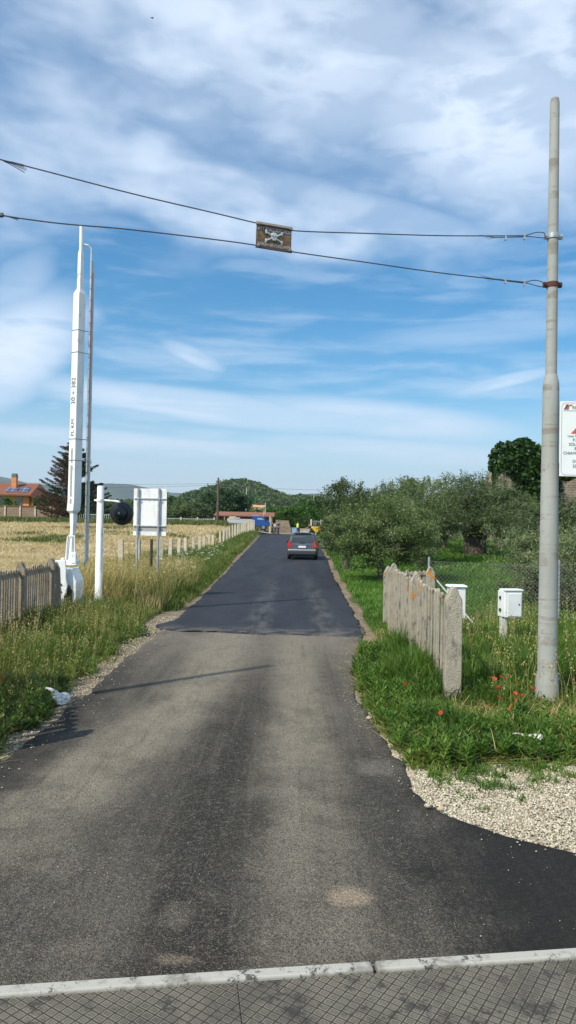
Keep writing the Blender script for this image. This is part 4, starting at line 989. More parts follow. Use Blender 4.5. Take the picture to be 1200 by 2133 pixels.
# stub turning the corner behind it
fence('concrete_fence', (2.10, 15.4, 0), (3.0, 15.6, 0), 2, 'far concrete picket fence stub turning the corner behind the lichen-spotted one', conc_old, 1.33, 8, (), .07)
fence('concrete_fence', (-4.50, 14.2, 0), (-4.50, 7.8, 0), 5, 'long grey weathered picket fence at the left edge in front of the barrier', conc_dark, 1.42, 13, (), .06)
fence('concrete_fence', (-3.46, 8.2, 0), (-2.78, 6.05, 0), 2, 'unseen picket fence left of the view, put there for its slat shadows', conc_dark, 1.62, 13, (), .09)  # unseen fence read from slat shadows, made taller so they reach the asphalt
# leaning loose concrete post at the end of the left fence
m = crown_post(.13, .10, 1.25); q = (-4.36, 14.3); o = m.build('post', conc_dark, bevel=.01, loc=(q[0], q[1], -.05)); o.rotation_euler = (0, math.radians(-3), .2)
tag(o, 'loose dark concrete post standing against the near end of the barrier-side fence', 'post')

# ---- cabinets on the right
CY = 12.3; cq = at(1065, 1256, CY)
cb = empty('meter_cabinet', (cq.x, CY, 0), math.radians(8), 'pale grey meter cabinet on a thin concrete post left of the tall pole', 'meter cabinet')
ztop, zbot = at(1065, 1230, CY).z, at(1065, 1285, CY).z
m = MB(); m.box((0, 0, (ztop + zbot) / 2), (.29, .20, ztop - zbot)); m.box((-.155, .03, (ztop + zbot) / 2), (.06, .17, (ztop - zbot) * .98)); bx_ = m.build('cabinet', grey_paint, cb, bevel=.008)
m = MB(); m.box((0.01, -.104, (ztop + zbot) / 2 - .01), (.235, .012, (ztop - zbot) * .86)); m.build('door', grey_paint, bx_, bevel=.005)
m = MB(); m.box((0, 0, ztop + .012), (.32, .23, .026)); m.build('lid', grey_paint, bx_, bevel=.006)
for zz in (.1, -.1): m = MB(); m.box((-.195, 0, (ztop + zbot) / 2 + zz), (.02, .04, .05)); m.build('hinge', black_m, bx_)
m = MB(); m.tube([(.085, -.109, (ztop + zbot) / 2), (.085, -.118, (ztop + zbot) / 2)], .012, 8); m.build('lock', dark_steel, bx_)
m = MB(); m.tube([(-.10, .05, zbot - .02), (-.08, .10, zbot * .5), (-.10, .06, 0)], .012, 6); m.build('cable', black_m, bx_)
m = MB(); m.box((-.125, .02, zbot / 2 + .02), (.095, .11, zbot + .12)); m.build('post', simple('cabinet_post', (.50, .50, .47), .85, 0, .12, 6, .3, 40), cb, bevel=.008)
CY2 = 12.6; cq2 = at(950, 1256, CY2)
cb2 = empty('meter_cabinet', (cq2.x, CY2, 0), 0, 'pale grey lidded cabinet half hidden behind the lichen-topped fence end post', 'meter cabinet')
zt2, zb2 = at(950, 1221, CY2).z, at(950, 1286, CY2).z
m = MB(); m.box((0, 0, (zt2 + zb2) / 2), (.27, .22, zt2 - zb2)); bx2 = m.build('cabinet', grey_paint, cb2, bevel=.008)
m = MB(); m.box((0, 0, zt2 + .01), (.33, .28, .03), taper=.9); m.build('lid', grey_paint, bx2, bevel=.006)
m = MB(); m.box((0, .02, zb2 / 2), (.1, .1, zb2 + .2)); m.build('post', MATS['cabinet_post'], cb2, bevel=.006)

# ---- chain-link fence
FY = 15.9; p0 = at(893, 1225, FY); zt_ = at(893, 1160, FY).z; z0_ = float(Zt(p0.x, FY))
cf = empty('wire_fence', (p0.x, FY, z0_), math.radians(-6), 'sagging chain link fence with a braced steel end post in the orchard grass', 'wire fence')
m = MB(); m.tube([(0, 0, -.2), (0, 0, zt_ - z0_)], .024, 10); m.build('post', galv, cf, smooth='auto')
e = at(992, 1330, 14.3); m = MB(); a_ = Vector((0, -.02, at(895, 1190, FY).z - z0_)); 
b_ = Matrix.Rotation(math.radians(6), 3, 'Z') @ (Vector((e.x, 14.3, .1)) - Vector((p0.x, FY, z0_))); m.tube([a_, b_], .02, 8); m.build('brace', galv, cf, smooth='auto')
m = MB(); hf = zt_ - z0_ - .12; LF = 6.4; st_ = .085
def wz(x): return -.05 * math.sin(x * 1.1) ** 2
n_ = int(LF / st_)
for k in range(-int(hf / st_), n_):
    a0_ = max(k * st_, 0); zs = (a0_ - k * st_); x1 = min(k * st_ + hf, LF)
    if x1 > a0_: 
        m.tube([(a0_, 0, zs + .03), (x1, 0, x1 - k * st_ + .03)], .0022, 3, False); m.tube([(a0_, .004, hf - zs + .03), (x1, .004, hf - (x1 - k * st_) + .03)], .0022, 3, False)
for z in (.03, hf + .03): m.tube([(x * LF / 12, 0, z + (wz(x * .5) if z > .1 else 0)) for x in range(13)], .004, 4, False)
m.build('mesh', simple('mesh_wire', (.20, .20, .19), .6, .3, .2, 9), cf)
for x in (2.7, 5.4): m = MB(); m.tube([(x, .03, -.2), (x, .03, hf + .12)], .02, 8); m.build('post', galv, cf)
# white tag hanging on a wire over the fence head
tq = at(817, 1188, 14.6); tw = empty('wire_tag', (tq.x, 14.6, tq.z), 0, 'small white tag on a wire above the far fence post', 'tag')
m = MB(); m.box((0, 0, 0), (.075, .004, .12), M=Matrix.Rotation(.12, 4, 'Y')); m.build('card', simple('white_card', (.82, .84, .84), .5), tw)
m = MB(); a = at(797, 1172, 28.0) - tq; m.tube([(a.x * .18, a.y * .18, .02 + a.z * .18), (0, 0, .06), (.18, .05, -.02), (.35, .3, -.18), (.42, .5, -.40)], .004, 4, False); m.build('wire', wire_m, tw)

# ---- row of pale concrete stakes on the left
def stake(px, py_top, Y, lab, lean=0.0, rusty=False):
    q = at(px, py_top, Y); zg = float(Zt(q.x, Y)); h_ = q.z - zg; w_ = .17
    m = MB(); m.box((0, 0, h_ / 2 - .1), (w_, .11, h_ + .2)); m.v = [(x * (1 if z < h_ * .97 else .9), y, z) for x, y, z in m.v]
    o = m.build('stake', conc_pale, bevel=.008, loc=(q.x, Y, zg)); o.rotation_euler = (0, lean, random.uniform(-.3, .3)); return tag(o, lab, 'stake', 'pale concrete stakes in a row between the field and the lane')
spx = [(254, 1124), (290, 1124), (336, 1122), (355, 1121), (373, 1121), (388, 1120), (404, 1119), (416, 1117), (425, 1116), (435, 1113), (444, 1115), (459, 1106), (466, 1103), (473, 1099), (479, 1096), (485, 1093), (490, 1092), (495, 1091), (499, 1091), (503, 1090), (507, 1089), (511, 1088), (515, 1087), (518, 1086), (521, 1085), (524, 1084), (527, 1083), (530, 1083)]
ords = ['first', 'second', 'third', 'fourth', 'fifth', 'sixth', 'seventh', 'eighth', 'ninth', 'tenth', 'eleventh', 'twelfth', 'thirteenth', 'fourteenth', 'fifteenth', 'sixteenth', 'seventeenth', 'eighteenth', 'nineteenth', 'twentieth', 'twenty-first', 'twenty-second', 'twenty-third', 'twenty-fourth', 'twenty-fifth', 'twenty-sixth', 'twenty-seventh', 'twenty-eighth']
sY = np.interp(range(len(spx)), [0, 1, 5, 11, 20, 27], [23.5, 26, 37, 56, 78, 92])
for i, ((px, py), Y) in enumerate(zip(spx, sY)):
    lab = 'nearest pale concrete stake, standing alone left of the white sign back' if i == 0 else 'pale concrete stake, %s from the near end of the row along the field' % ords[i]
    if i == len(spx) - 1: lab = 'farthest pale concrete stake, at the lane end of the row along the field'
    stake(px, py, float(Y), lab, random.uniform(-.03, .03))

# ---- litter
q = ray0(112, 1452)
bag = MB(); r_ = np.random.RandomState(3)
gx2, gy2 = np.meshgrid(np.linspace(0, 1, 60), np.linspace(0, 1, 26))
def bagsurf(u, v):
    w = .03 + .085 * sstep(u, .25, .75) * (1 - .4 * sstep(u, .88, 1)); th = v * 2 * np.pi
    cr_ = .35 * (vnoise(u * 6, v * 5, 1.5, 81) - .5) + .5 * (vnoise(u * 14, v * 9, 1.5, 82) - .5) + .3 * (vnoise(u * 30, v * 22, 1.5, 83) - .5)
    rr_ = w * (.75 + cr_); return (u - .5) * .46, np.cos(th) * rr_ * 1.1 + .05 * np.sin(u * 4), np.sin(th) * rr_ * .50 + .05 + .02 * np.sin(u * 9)
bx3, by3, bz3 = bagsurf(gx2, gy2 % 1.0 + 0 * gx2)
bx3[-1], by3[-1], bz3[-1] = bx3[0], by3[0], bz3[0]
t = NT('crumpled_plastic'); t.fin((.88, .88, .86), .25, 0, t.bump(t.noise(40, 4, .6), .5, .01), .6)
t.b.inputs['Transmission Weight'].default_value = 0.0; t.b.inputs['Alpha'].default_value = 1.0
tp = t.n('ShaderNodeBsdfTransparent'); ms = t.n('ShaderNodeMixShader'); t.l(t.ramp(t.noise(14, 4, .6), .3, .7, .25, .85), ms.inputs[0]); t.l(tp.outputs[0], ms.inputs[1]); t.l(t.b.outputs[0], ms.inputs[2]); t.l(ms.outputs[0], t.out.inputs[0])
o = link('plastic_bag', grid_mesh('plastic_bag', bx3, by3, bz3), t.m, smooth=True, loc=(q.x, q.y, .03)); o.rotation_euler = (0, .15, math.radians(-38))
tag(o, 'crumpled clear plastic bag lying in the grass by the left road edge', 'plastic bag')
q = ray0(1098, 1545); o2 = bpy.data.objects.new('plastic_wrapper', grid_mesh('plastic_wrapper', bx3 * .6, by3 * .6, bz3 * .5)); COL.objects.link(o2); o2.data.materials.append(t.m); o2.data.polygons.foreach_set('use_smooth', [True] * len(o2.data.polygons)); o2.location = (q.x, q.y, .08); o2.rotation_euler = (0, 0, -.4)
tag(o2, 'clear plastic wrapper caught in the green grass below the tall pole', 'litter')

# ---- poppies
pop_m = leafmat('poppy_petal', [(.50, .035, .015), (.68, .08, .03), (.75, .19, .09)], .35, .5, 3)
stem_m = simple('poppy_stem', (.09, .14, .04), .7); 
def poppy(px, py, Y, size, hue, lab):
    size *= 1.0
    Y = (2.0 - (.30 if py < 1500 else .17)) * 1550 / (py - 1092 - .0192 * (px - 600)); q = at(px, py, Y); zg = float(Zt(q.x, Y)); h_ = q.z - zg; rt = empty('poppy', (q.x, Y, zg), random.uniform(0, 6), lab, 'poppy', 'red poppies in the verge grass')
    m = MB(); m.tube([(0, 0, 0), (.012, 0, h_ * .6), (0, 0, h_)], .003, 4); m.build('stem', stem_m, rt)
    tl = Matrix.Translation((0, 0, h_)) @ Euler((random.uniform(.5, 1.2), 0, random.uniform(0, 6))).to_matrix().to_4x4()
    for k in range(4):
        m = MB(); vs = []; fs = []
        for i in range(4):
            for j in range(5):
                u = i / 3; a = (j / 4 - .5) * 1.9 * (.35 + .65 * u); rr_ = size * u * (1 + .1 * math.sin(j * 9 + k)); vs.append((rr_ * math.cos(a), rr_ * math.sin(a), size * (.15 + .45 * u * u + .08 * math.sin(j * 5 + i))))
        for i in range(3):
            for j in range(4): fs.append((i * 5 + j, i * 5 + j + 1, (i + 1) * 5 + j + 1, (i + 1) * 5 + j))
        m.add(vs, fs, tl @ Matrix.Rotation(k * math.pi / 2, 4, 'Z')); m.build('petal', pop_m, rt, smooth=True)
    m = MB(); m.ball((0, 0, size * .25), size * .2, 8, 5, tl); m.build('seed_head', black_m, rt)
for px, py, Y, s, lab in ((843, 1427, 8.0, .030, 'bright red poppy in the grass left of the fence end post'), (1030, 1415, 9.3, .026, 'leftmost poppy of the cluster by the tall pole'), (1042, 1410, 9.6, .020, 'highest small poppy of the cluster by the tall pole'), (1054, 1416, 9.4, .026, 'poppy just right of the top of the pole cluster'), (1040, 1435, 9.1, .032, 'pale orange poppy in the left middle of the cluster'), (1076, 1424, 9.3, .028, 'upper right poppy of the cluster by the pole'), (1072, 1446, 9.0, .026, 'middle right poppy of the pole cluster'), (1039, 1456, 8.9, .032, 'drooping orange poppy low in the left of the cluster'), (1089, 1451, 9.0, .022, 'small poppy nearest the pole foot on its left'), (1072, 1459, 8.8, .024, 'poppy directly above the lowest one of the cluster'), (1067, 1475, 8.6, .032, 'lowest poppy of the pole cluster'), (1108, 1435, 8.3, .026, 'poppy in front of the foot of the tall pole'), (1022, 1470, 8.7, .018, 'small dull poppy at the lower left of the cluster'), (926, 1551, 7.0, .018, 'dark red poppy low in the grass below the fence end post'), (918, 1485, 7.6, .020, 'faded orange poppy just below the fence end post'), (1194, 1520, 7.3, .028, 'pale orange poppy at the right picture edge'), (2, 1414, 8.4, .032, 'red poppy at the left picture edge')):
    poppy(px, py, Y, s, 0, lab)
# bird, far up
q = at(317, 38, 60); m = MB(); m.ball((0, 0, 0), (.04, .09, .035), 8, 6); m.add([(0, .1, .02), (0, -.08, .02), (-.16, -.05, .06), (-.09, .03, .04)], [(0, 1, 2, 3)]); m.add([(0, .1, .02), (.09, .03, .04), (.16, -.05, .06), (0, -.08, .02)], [(0, 1, 2, 3)])
o = m.build('bird', black_m, loc=tuple(q)); tag(o, 'tiny dark bird flying high in the upper left sky', 'bird')
# ================================================================== TREES
olive_leaf = leafmat('olive_leaf', [(.026, .050, .013), (.062, .100, .028), (.120, .162, .060), (.27, .31, .18)], .22, .5, .9, None, .30)
dark_leaf = leafmat('dark_leaf', [(.018, .045, .008), (.038, .085, .015), (.07, .135, .028)], .25, .5, .3)
lush_leaf = leafmat('lush_leaf', [(.030, .080, .010), (.065, .150, .018), (.115, .220, .030)], .4, .5, .5)
pine_leaf = leafmat('pine_leaf', [(.012, .035, .010), (.030, .070, .018), (.050, .100, .028)], .15, .6, .3)
ivy_leaf = leafmat('ivy_leaf', [(.010, .032, .005), (.028, .072, .010), (.065, .130, .020)], .25, .45, .6)
dead_leaf = leafmat('dead_needles', [(.045, .030, .018), (.080, .050, .030), (.12, .075, .045)], .15, .7, .5)
cedar_leaf = leafmat('cedar_needles', [(.012, .030, .014), (.025, .055, .025), (.045, .08, .035)], .15, .6, .5)
hill_leaf = leafmat('wood_leaf', [(.020, .044, .010), (.042, .082, .018), (.075, .125, .030), (.12, .17, .05)], .2, .6, .02)

def leaves_at(C, size, asp, r, zs=1.0, up=0.0):
    n = len(C); U = rand_dir(n, r, zs); U[:, 2] += up; U /= np.linalg.norm(U, axis=1, keepdims=True)
    L = size * r.uniform(.6, 1.3, n); W = np.cross(U, rand_dir(n, r)); W /= (np.linalg.norm(W, axis=1, keepdims=True) + 1e-9)
    return quads(C, U * L[:, None] * .5, W * (L * asp * .5)[:, None])
def crown_points(n, nclump, ell, r, sig=.16, shell=.55, top_shoots=0):
    """clumps spread through an ellipsoid (cx,cy,cz,rx,ry,rz), biased to the outside"""
    cx, cy, cz, rx, ry, rz = ell
    d = rand_dir(nclump, r); rad = shell + (1 - shell) * r.rand(nclump) ** .7; rad *= r.uniform(.82, 1.14, nclump)
    cl = d * rad[:, None] * np.array([rx, ry, rz]) + np.array([cx, cy, cz])
    k = r.randint(0, nclump, n); wt = r.uniform(.5, 1.5, nclump)
    P = cl[k] + r.normal(0, 1, (n, 3)) * (sig * wt[k])[:, None] * np.array([rx, ry, rz * .9])
    return P, cl
def mesh_of(name, parts): V, L, S, T = merge(parts); return np_mesh(name, V, L, S, T)
def limb_mesh(base_h, r0, tips, r, lean=(0, 0), bend=.3, twist=.12):
    m = MB(); top = Vector((lean[0], lean[1], base_h))
    n = 6; tp = [Vector((lean[0] * (i / n) ** 1.3 + r.normal(0, .02), lean[1] * (i / n) + r.normal(0, .02), base_h * i / n - (.1 if i == 0 else 0))) for i in range(n + 1)]
    m.tube(tp, [r0 * (1.35 if i == 0 else 1.0 - .35 * i / n) * (1 + r.normal(0, .06)) for i in range(n + 1)], 9)
    for tx in tips:
        tx = Vector(tx); a = tp[-1 - r.randint(0, 2)]; mid = a.lerp(tx, .5) + Vector((r.normal(0, bend), r.normal(0, bend), .2 * bend))
        m.tube(curve([a, mid, tx], 4), [r0 * .55 * (1 - .85 * i / 8) for i in range(9)], 5)
    return m
def tree(name, loc, label, cat, leafm, barkm, ell, n, nclump, leaf, asp, th, tr, seed, group=None, rz=0, sig=.16, shell=.55, sprigs=0, ntips=9, lean=(0, 0), extra=None, zs=1.0):
    r = np.random.RandomState(seed); rt = empty(name, loc, rz, label, cat, group)
    P, cl = crown_points(n, nclump, ell, r, sig, shell)
    parts = [leaves_at(P, leaf, asp, r, zs)]
    if sprigs:
        cx, cy, cz, rx, ry, rz_ = ell
        for _ in range(sprigs):
            a = r.rand() * 6.28; rr_ = math.sqrt(r.rand()) * .95; h = r.uniform(.15, .5) * (rz_ ** .5)
            b = np.array([cx + rx * rr_ * math.cos(a), cy + ry * rr_ * math.sin(a), cz + rz_ * math.sqrt(max(0, 1 - rr_ ** 2)) * .92])
            k = int(26 * h / .3); tt = r.rand(k); ax = np.array([r.normal(0, .15), r.normal(0, .15), 1]); C = b + ax * (tt * h)[:, None] + r.normal(0, leaf * .45, (k, 3))
            parts.append(leaves_at(C, leaf, asp, r, 1.0, .8))
    if extra: parts += extra(r)
    link('crown', mesh_of('crown', parts), leafm, rt)
    tips = [cl[i] for i in r.choice(len(cl), min(ntips, len(cl)), replace=False)]
    limb_mesh(th, tr, tips, r, lean).build('trunk', barkm, rt, smooth=True)
    return rt
def gz(px, Y, py=1090): q = at(px, py, Y); return q.x, float(Zt(q.x, Y))
# near olive by the road
x, z = gz(797, 28.0)
def hang(r):
    C = []
    for _ in range(26):
        a = r.uniform(-2.6, .6); q = np.array([math.cos(a) * 1.8, math.sin(a) * 1.6, 1.15]); k = 150
        C.append(q + np.stack([r.normal(0, .16, k), r.normal(0, .16, k), -r.uniform(-.2, .75, k)], -1))
    return [leaves_at(np.concatenate(C), .085, .26, r, 1.4)]
tree('olive_tree', (x, 28.0, z), 'nearest grey-green olive tree with a thick dark trunk right of the car', 'olive tree', leafmat('near_olive_leaf', [(.034, .064, .016), (.080, .128, .034), (.150, .205, .072), (.32, .37, .21)], .25, .5, .9), bark, (.10, 0, 1.85, 2.1, 2.0, 1.22), 66000, 95, .095, .26, 1.15, .17, 11, 'olive trees of the grove', 0, .105, .35, 60, 16, (-.1, 0), hang)
# olives behind
protos = []
def olive(px, Y, hgt, wid, lab, seed, n=17000, tr_=.20, th=1.3, proto=None, rz=0.0):
    x, z = gz(px, Y); s = None
    if proto is None:
        return tree('olive_tree', (x, Y, z), lab, 'olive tree', olive_leaf, bark, (0, 0, hgt * .58, wid / 2, wid / 2, hgt * .42), n, 62, .13, .28, th, tr_, seed, 'olive trees of the grove', rz, .115, .40, 60, 12)
    c = copy_tree(proto); c.location = (x, Y, z); c.rotation_euler = (0, 0, rz); c.scale = (wid / (2.7 if proto is o1 else 4.6),) * 2 + (hgt / 4.0,); c['label'] = lab; return c
o1 = olive(722, 35, 4.0, 2.7, 'tall olive with an upright leader just beyond the car, left end of the grove', 21)
o2 = olive(880, 37, 4.0, 4.6, 'round olive between the nearest olive and the massive split trunk', 22)
olive(790, 43, 4.0, 4.4, 'olive standing directly behind the nearest olive', 0, proto=o2, rz=1.3)
olive(835, 50, 4.6, 4.6, 'olive in the second line, showing above the gap right of the nearest olive', 0, proto=o1, rz=2.1)
x, z = gz(987, 42)
big = tree('olive_tree', (x, 42, z), 'old olive with a massive split grey trunk in the middle of the grass', 'olive tree', olive_leaf, bark, (0, 0, 2.85, 2.8, 2.6, 1.6), 26000, 80, .13, .28, 1.35, .52, 31, 'olive trees of the grove', 0, .115, .38, 60, 12)
m = MB(); m.tube([(.38, -.1, -.1), (.42, -.12, .6), (.62, -.1, 1.5)], [.34, .26, .18], 9); m.tube([(-.35, -.15, -.1), (-.33, -.12, .7), (-.55, 0, 1.6)], [.30, .24, .16], 9); m.build('trunk_fork', bark, big, smooth=True)
olive(925, 47, 4.6, 4.8, 'olive behind the left side of the massive trunk', 0, proto=o2, rz=.7)
olive(1040, 50, 3.9, 4.6, 'olive behind the right side of the massive trunk, below the ivy ruin', 0, proto=o1, rz=3.3)
olive(1085, 39, 3.1, 4.4, 'dense olive between the massive trunk and the tall pole', 0, proto=o2, rz=2.6)
olive(1165, 33, 2.7, 4.0, 'olive showing right of the tall pole below the notice board', 0, proto=o1, rz=5.0)
olive(1215, 40, 3.3, 4.4, 'olive at the right picture edge below the ruin', 0, proto=o2, rz=4.1)
olive(722, 56, 4.0, 3.4, 'olive at the far left end of the grove near the yellow machine', 0, proto=o1, rz=4.4)
# near light olive bush on the right
x, z = gz(1140, 19.5)
def sparse(r):
    C = []
    for _ in range(60):
        a = r.rand() * 6.28; q = np.array([math.cos(a) * 1.3, math.sin(a) * 1.2, r.uniform(.4, 1.7)]); k = 60; d = np.array([math.cos(a) * .35, math.sin(a) * .3, .5]); C.append(q + d * r.rand(k)[:, None] + r.normal(0, .05, (k, 3)))
    return [leaves_at(np.concatenate(C), .06, .3, r, 1.2, .3)]
tree('olive_bush', (x, 19.5, z), 'light loose olive bush with bare twigs behind the tall pole', 'bush', leafmat('pale_olive_leaf', [(.06, .09, .03), (.13, .17, .07), (.22, .27, .13), (.34, .38, .24)], .3, .5, 1.2), bark, (0, 0, 1.12, 1.25, 1.2, 1.0), 30000, 130, .07, .28, .3, .06, 41, None, 0, .10, .3, 26, 26, (0, 0), sparse)
x, z = gz(1215, 17.5)
tree('olive_bush', (x, 17.5, z), 'olive bush at the right picture edge with reddish dry twigs in its foot', 'bush', MATS['pale_olive_leaf'], bark, (0, 0, 1.1, 1.1, 1.0, 1.05), 20000, 100, .07, .28, .3, .05, 42, None, 0, .10, .3, 16, 22)

# ruin with ivy
RYd = 60; rx0 = at(1040, 1040, RYd).x; rz0 = float(Zt(rx0, RYd)); rc = at(1115, 1040, RYd).x
ru = empty('ivy_ruin', (rc, RYd + 2.6, rz0), 0, 'tall stone ruin smothered in dark green ivy above the olives', 'ruin')
t = NT('ruin_masonry'); br_ = t.n('ShaderNodeTexBrick'); br_.inputs['Scale'].default_value = 1; br_.inputs['Brick Width'].default_value = .42; br_.inputs['Row Height'].default_value = .2; br_.inputs['Mortar Size'].default_value = .02
br_.inputs['Color1'].default_value = (.30, .24, .17, 1); br_.inputs['Color2'].default_value = (.20, .165, .12, 1); br_.inputs['Mortar'].default_value = (.11, .09, .07, 1)
t.l(t.mapping((1, 1, 1), (math.radians(90), 0, 0)), br_.inputs[0]); c = t.mix(t.ramp(t.noise(2, 6, .7), .4, .65, 0, .6), br_.outputs[0], (.34, .28, .21))
mas = t.fin(c, .95, 0, t.bump(t.ma('ADD', br_.outputs['Fac'], t.noise(6, 6, .7)), .7, .08))
m = MB(); hl = at(1034, 1000, RYd).z - rz0
top_ = []; xs_ = np.linspace(rx0 - rc, 5.4, 14)
for i, xx in enumerate(xs_): top_.append((xx, hl + (1.6 if 1 <= i <= 5 else .4) * (1 if i > 0 else 0) + random.uniform(-.4, .4)))
poly = [(xs_[0], -.3)] + top_ + [(xs_[-1], -.3)]
m.prism(poly, 'y', -2.4, 2.4); m.build('wall', mas, ru)
r = np.random.RandomState(61)
def ivy_c():
    C = []
    sph = [(px_ + 14, py_ + 6, rp_) for px_, py_, rp_ in [(1058, 955, 42), (1085, 940, 34), (1110, 955, 36), (1045, 985, 22), (1085, 985, 45), (1120, 1000, 45), (1145, 985, 32), (1105, 1030, 45), (1165, 1005, 24), (1060, 1010, 20), (1150, 1035, 30), (1176, 985, 22), (1190, 1010, 18), (1040, 1015, 20), (1062, 1040, 34), (1098, 1052, 36), (1050, 1002, 24), (1075, 1018, 30)]]
    for px, py, rp in sph:
        q = at(px, py, RYd); R_ = rp / FPX * RYd; n = int(2400 * (rp / 40) ** 2); d = rand_dir(n, r)
        lump = 1 + .22 * (vnoise(d[:, 0] * 3 + px, d[:, 2] * 3 + d[:, 1] * 2, 1.2, 5) - .5) + .16 * (vnoise(d[:, 0] * 9 + px, d[:, 2] * 9 + d[:, 1] * 5, 1, 6) - .5)
        C.append(d * (R_ * lump)[:, None] * np.array([1, 1.1, 1]) * r.uniform(.88, 1.05, n)[:, None] + np.array([q.x - rc, -1.2, q.z - rz0]))
    return np.concatenate(C)
C = ivy_c(); V, L, S, T = leaves_at(C, .36, .75, r, .8); link('ivy', np_mesh('ivy', V, L, S, T), ivy_leaf, ru)
# bare dead branch beside it
x, z = gz(985, 57); m = MB(); rr2 = np.random.RandomState(8)
base_ = Vector((0, 0, 0)); m.tube([base_, (0, 0, 2.2), (.1, 0, 3.6)], [.12, .09, .05], 6)
for k in range(9): a = Vector((0, 0, 2.2 + .17 * k)); e = a + Vector((rr2.uniform(-1.3, 1.3), rr2.uniform(-.4, .4), rr2.uniform(.3, 1.3))); m.tube([a, a.lerp(e, .5) + Vector((0, 0, .1)), e], [.035, .025, .012], 4)
o = m.build('dead_tree', simple('dead_wood', (.16, .13, .10), .9), loc=(x, 57, z)); tag(o, 'bare dead tree top poking up left of the ivy ruin', 'dead tree')

# cedar, half dead, behind the barrier
CYD = 78; x, z = gz(150, CYD); ht = at(150, 915, CYD).z - z
cd = empty('cedar_tree', (x, CYD, z), 0, 'half-dead cedar with brown left side and green right side behind the barrier boom', 'cedar tree')
r = np.random.RandomState(71); m = MB(); m.tube([(0, 0, -.2), (.05, 0, ht * .5), (.1, 0, ht)], [.26, .15, .02], 8); dead, grn = [], []; bm_ = MB()
for k in range(170):
    f = (k / 170) ** .95; zz = ht * (.13 + .85 * f); L_ = (3.9 * (1 - f) ** .70 + .25) * r.uniform(.65, 1.15); a = r.rand() * 6.28
    d = np.array([math.cos(a), math.sin(a), 0]); tip = np.array([0, 0, zz]) + d * L_ + np.array([0, 0, L_ * r.uniform(.05, .40)])
    st_b = np.array([.1 * f, 0, zz]); bm_.tube([st_b, (st_b + tip) / 2 - np.array([0, 0, .08 * L_]), tip], [.045, .03, .012], 4, False)
    nn = int(270 * L_ / 2 + 50); tt = r.rand(nn) ** .8
    C = st_b + (tip - st_b) * (.15 + .88 * tt)[:, None] + r.normal(0, 1, (nn, 3)) * np.array([.20, .20, .10]) * (1.25 - tt)[:, None] - np.array([0, 0, 1]) * (np.sin(tt * 3.14) * .08 * L_ + r.rand(nn) * .14)[:, None]
    (grn if (math.cos(a) > .15 and r.rand() < .85) or r.rand() < .12 else dead).append(C)
V, L, S, T = leaves_at(np.concatenate(dead), .22, .22, r, .5); link('dead_foliage', np_mesh('dead_foliage', V, L, S, T), dead_leaf, cd)
V, L, S, T = leaves_at(np.concatenate(grn), .22, .25, r, .5); link('foliage', np_mesh('foliage', V, L, S, T), cedar_leaf, cd)
tk = m.build('trunk', bark_dark, cd, smooth=True); bm_.build('branches', bark_dark, tk)

# bushes and trees of the middle distance
def far_tree(name, px, Y, ptop, wpx, lab, cat, leafm, seed, n=5000, leaf=.3, sh=.5, pyc=None, zfrac=.5, group=None, barkm=bark, sprigs=6, nclump=50, asp=.5):
    x, z = gz(px, Y); h = at(px, ptop, Y).z - z; w = wpx / FPX * Y
    return tree(name, (x, Y, z), lab, cat, leafm, barkm, (0, 0, h * (1 - zfrac / 2), w / 2, w / 2.2, h * zfrac / 2 * 1.0), n, nclump, leaf, asp, h * (1 - zfrac) + .3, max(.08, w * .03), seed, group, 0, .14, sh, sprigs, 7)
g1 = 'shrubs behind the brick wall'
for i, (px, Y, pt, w, lab, lm) in enumerate([(12, 117, 1039, 46, 'leftmost green shrub in front of the orange house', lush_leaf), (84, 120, 1036, 40, 'small darker shrub behind the wall by the right end of the house', dark_leaf), (112, 116, 1030, 56, 'tall shrub behind the wall left of the cedar', dark_leaf), (160, 114, 1036, 50, 'shrub at the cedar foot behind the wall end', lush_leaf), (205, 116, 1040, 60, 'shrub behind the white post head', olive_leaf), (262, 118, 1045, 60, 'shrub behind the black round disc', olive_leaf), (300, 122, 1040, 60, 'shrub behind the white sign back', dark_leaf)]):
    far_tree('shrub', px, Y, pt, w, lab, 'shrub', lm, 200 + i, 4200, .30, .4, zfrac=.9, group=g1)
far_tree('olive_tree', 372, 112, 1047, 52, 'left of two round silvery olives behind the railings', 'olive tree', olive_leaf, 220, 5500, .26, .45, zfrac=.88, sprigs=8)
far_tree('olive_tree', 412, 112, 1049, 56, 'right of two round silvery olives behind the railings, beside the wooden pole', 'olive tree', olive_leaf, 221, 5500, .26, .45, zfrac=.88, sprigs=8)
far_tree('pine_tree', 470, 165, 1022, 96, 'broad dark umbrella pine behind the brick shed', 'pine tree', pine_leaf, 222, 12000, .55, .5, zfrac=.80, sprigs=14, nclump=90, barkm=bark_dark)
far_tree('pine_tree', 436, 175, 1030, 50, 'smaller dark pine at the left shoulder of the umbrella pine', 'pine tree', pine_leaf, 223, 6000, .5, .5, zfrac=.75, nclump=60, barkm=bark_dark)
far_tree('broadleaf_tree', 598, 118, 1058, 48, 'bright green bushy tree behind the left brick pillar', 'tree', lush_leaf, 224, 6000, .28, .45, zfrac=.85)
far_tree('broadleaf_tree', 640, 120, 1050, 56, 'bright green tree behind the worker in the yellow vest', 'tree', lush_leaf, 225, 7000, .28, .45, zfrac=.9)
far_tree('broadleaf_tree', 612, 130, 1052, 44, 'darker tree between the two bright green trees at the bend', 'tree', dark_leaf, 226, 5000, .3, .45, zfrac=.85)
far_tree('shrub', 633, 111, 1080, 44, 'dark shrub just behind the worker in the yellow vest', 'shrub', dark_leaf, 227, 4500, .25, .4, zfrac=.95)
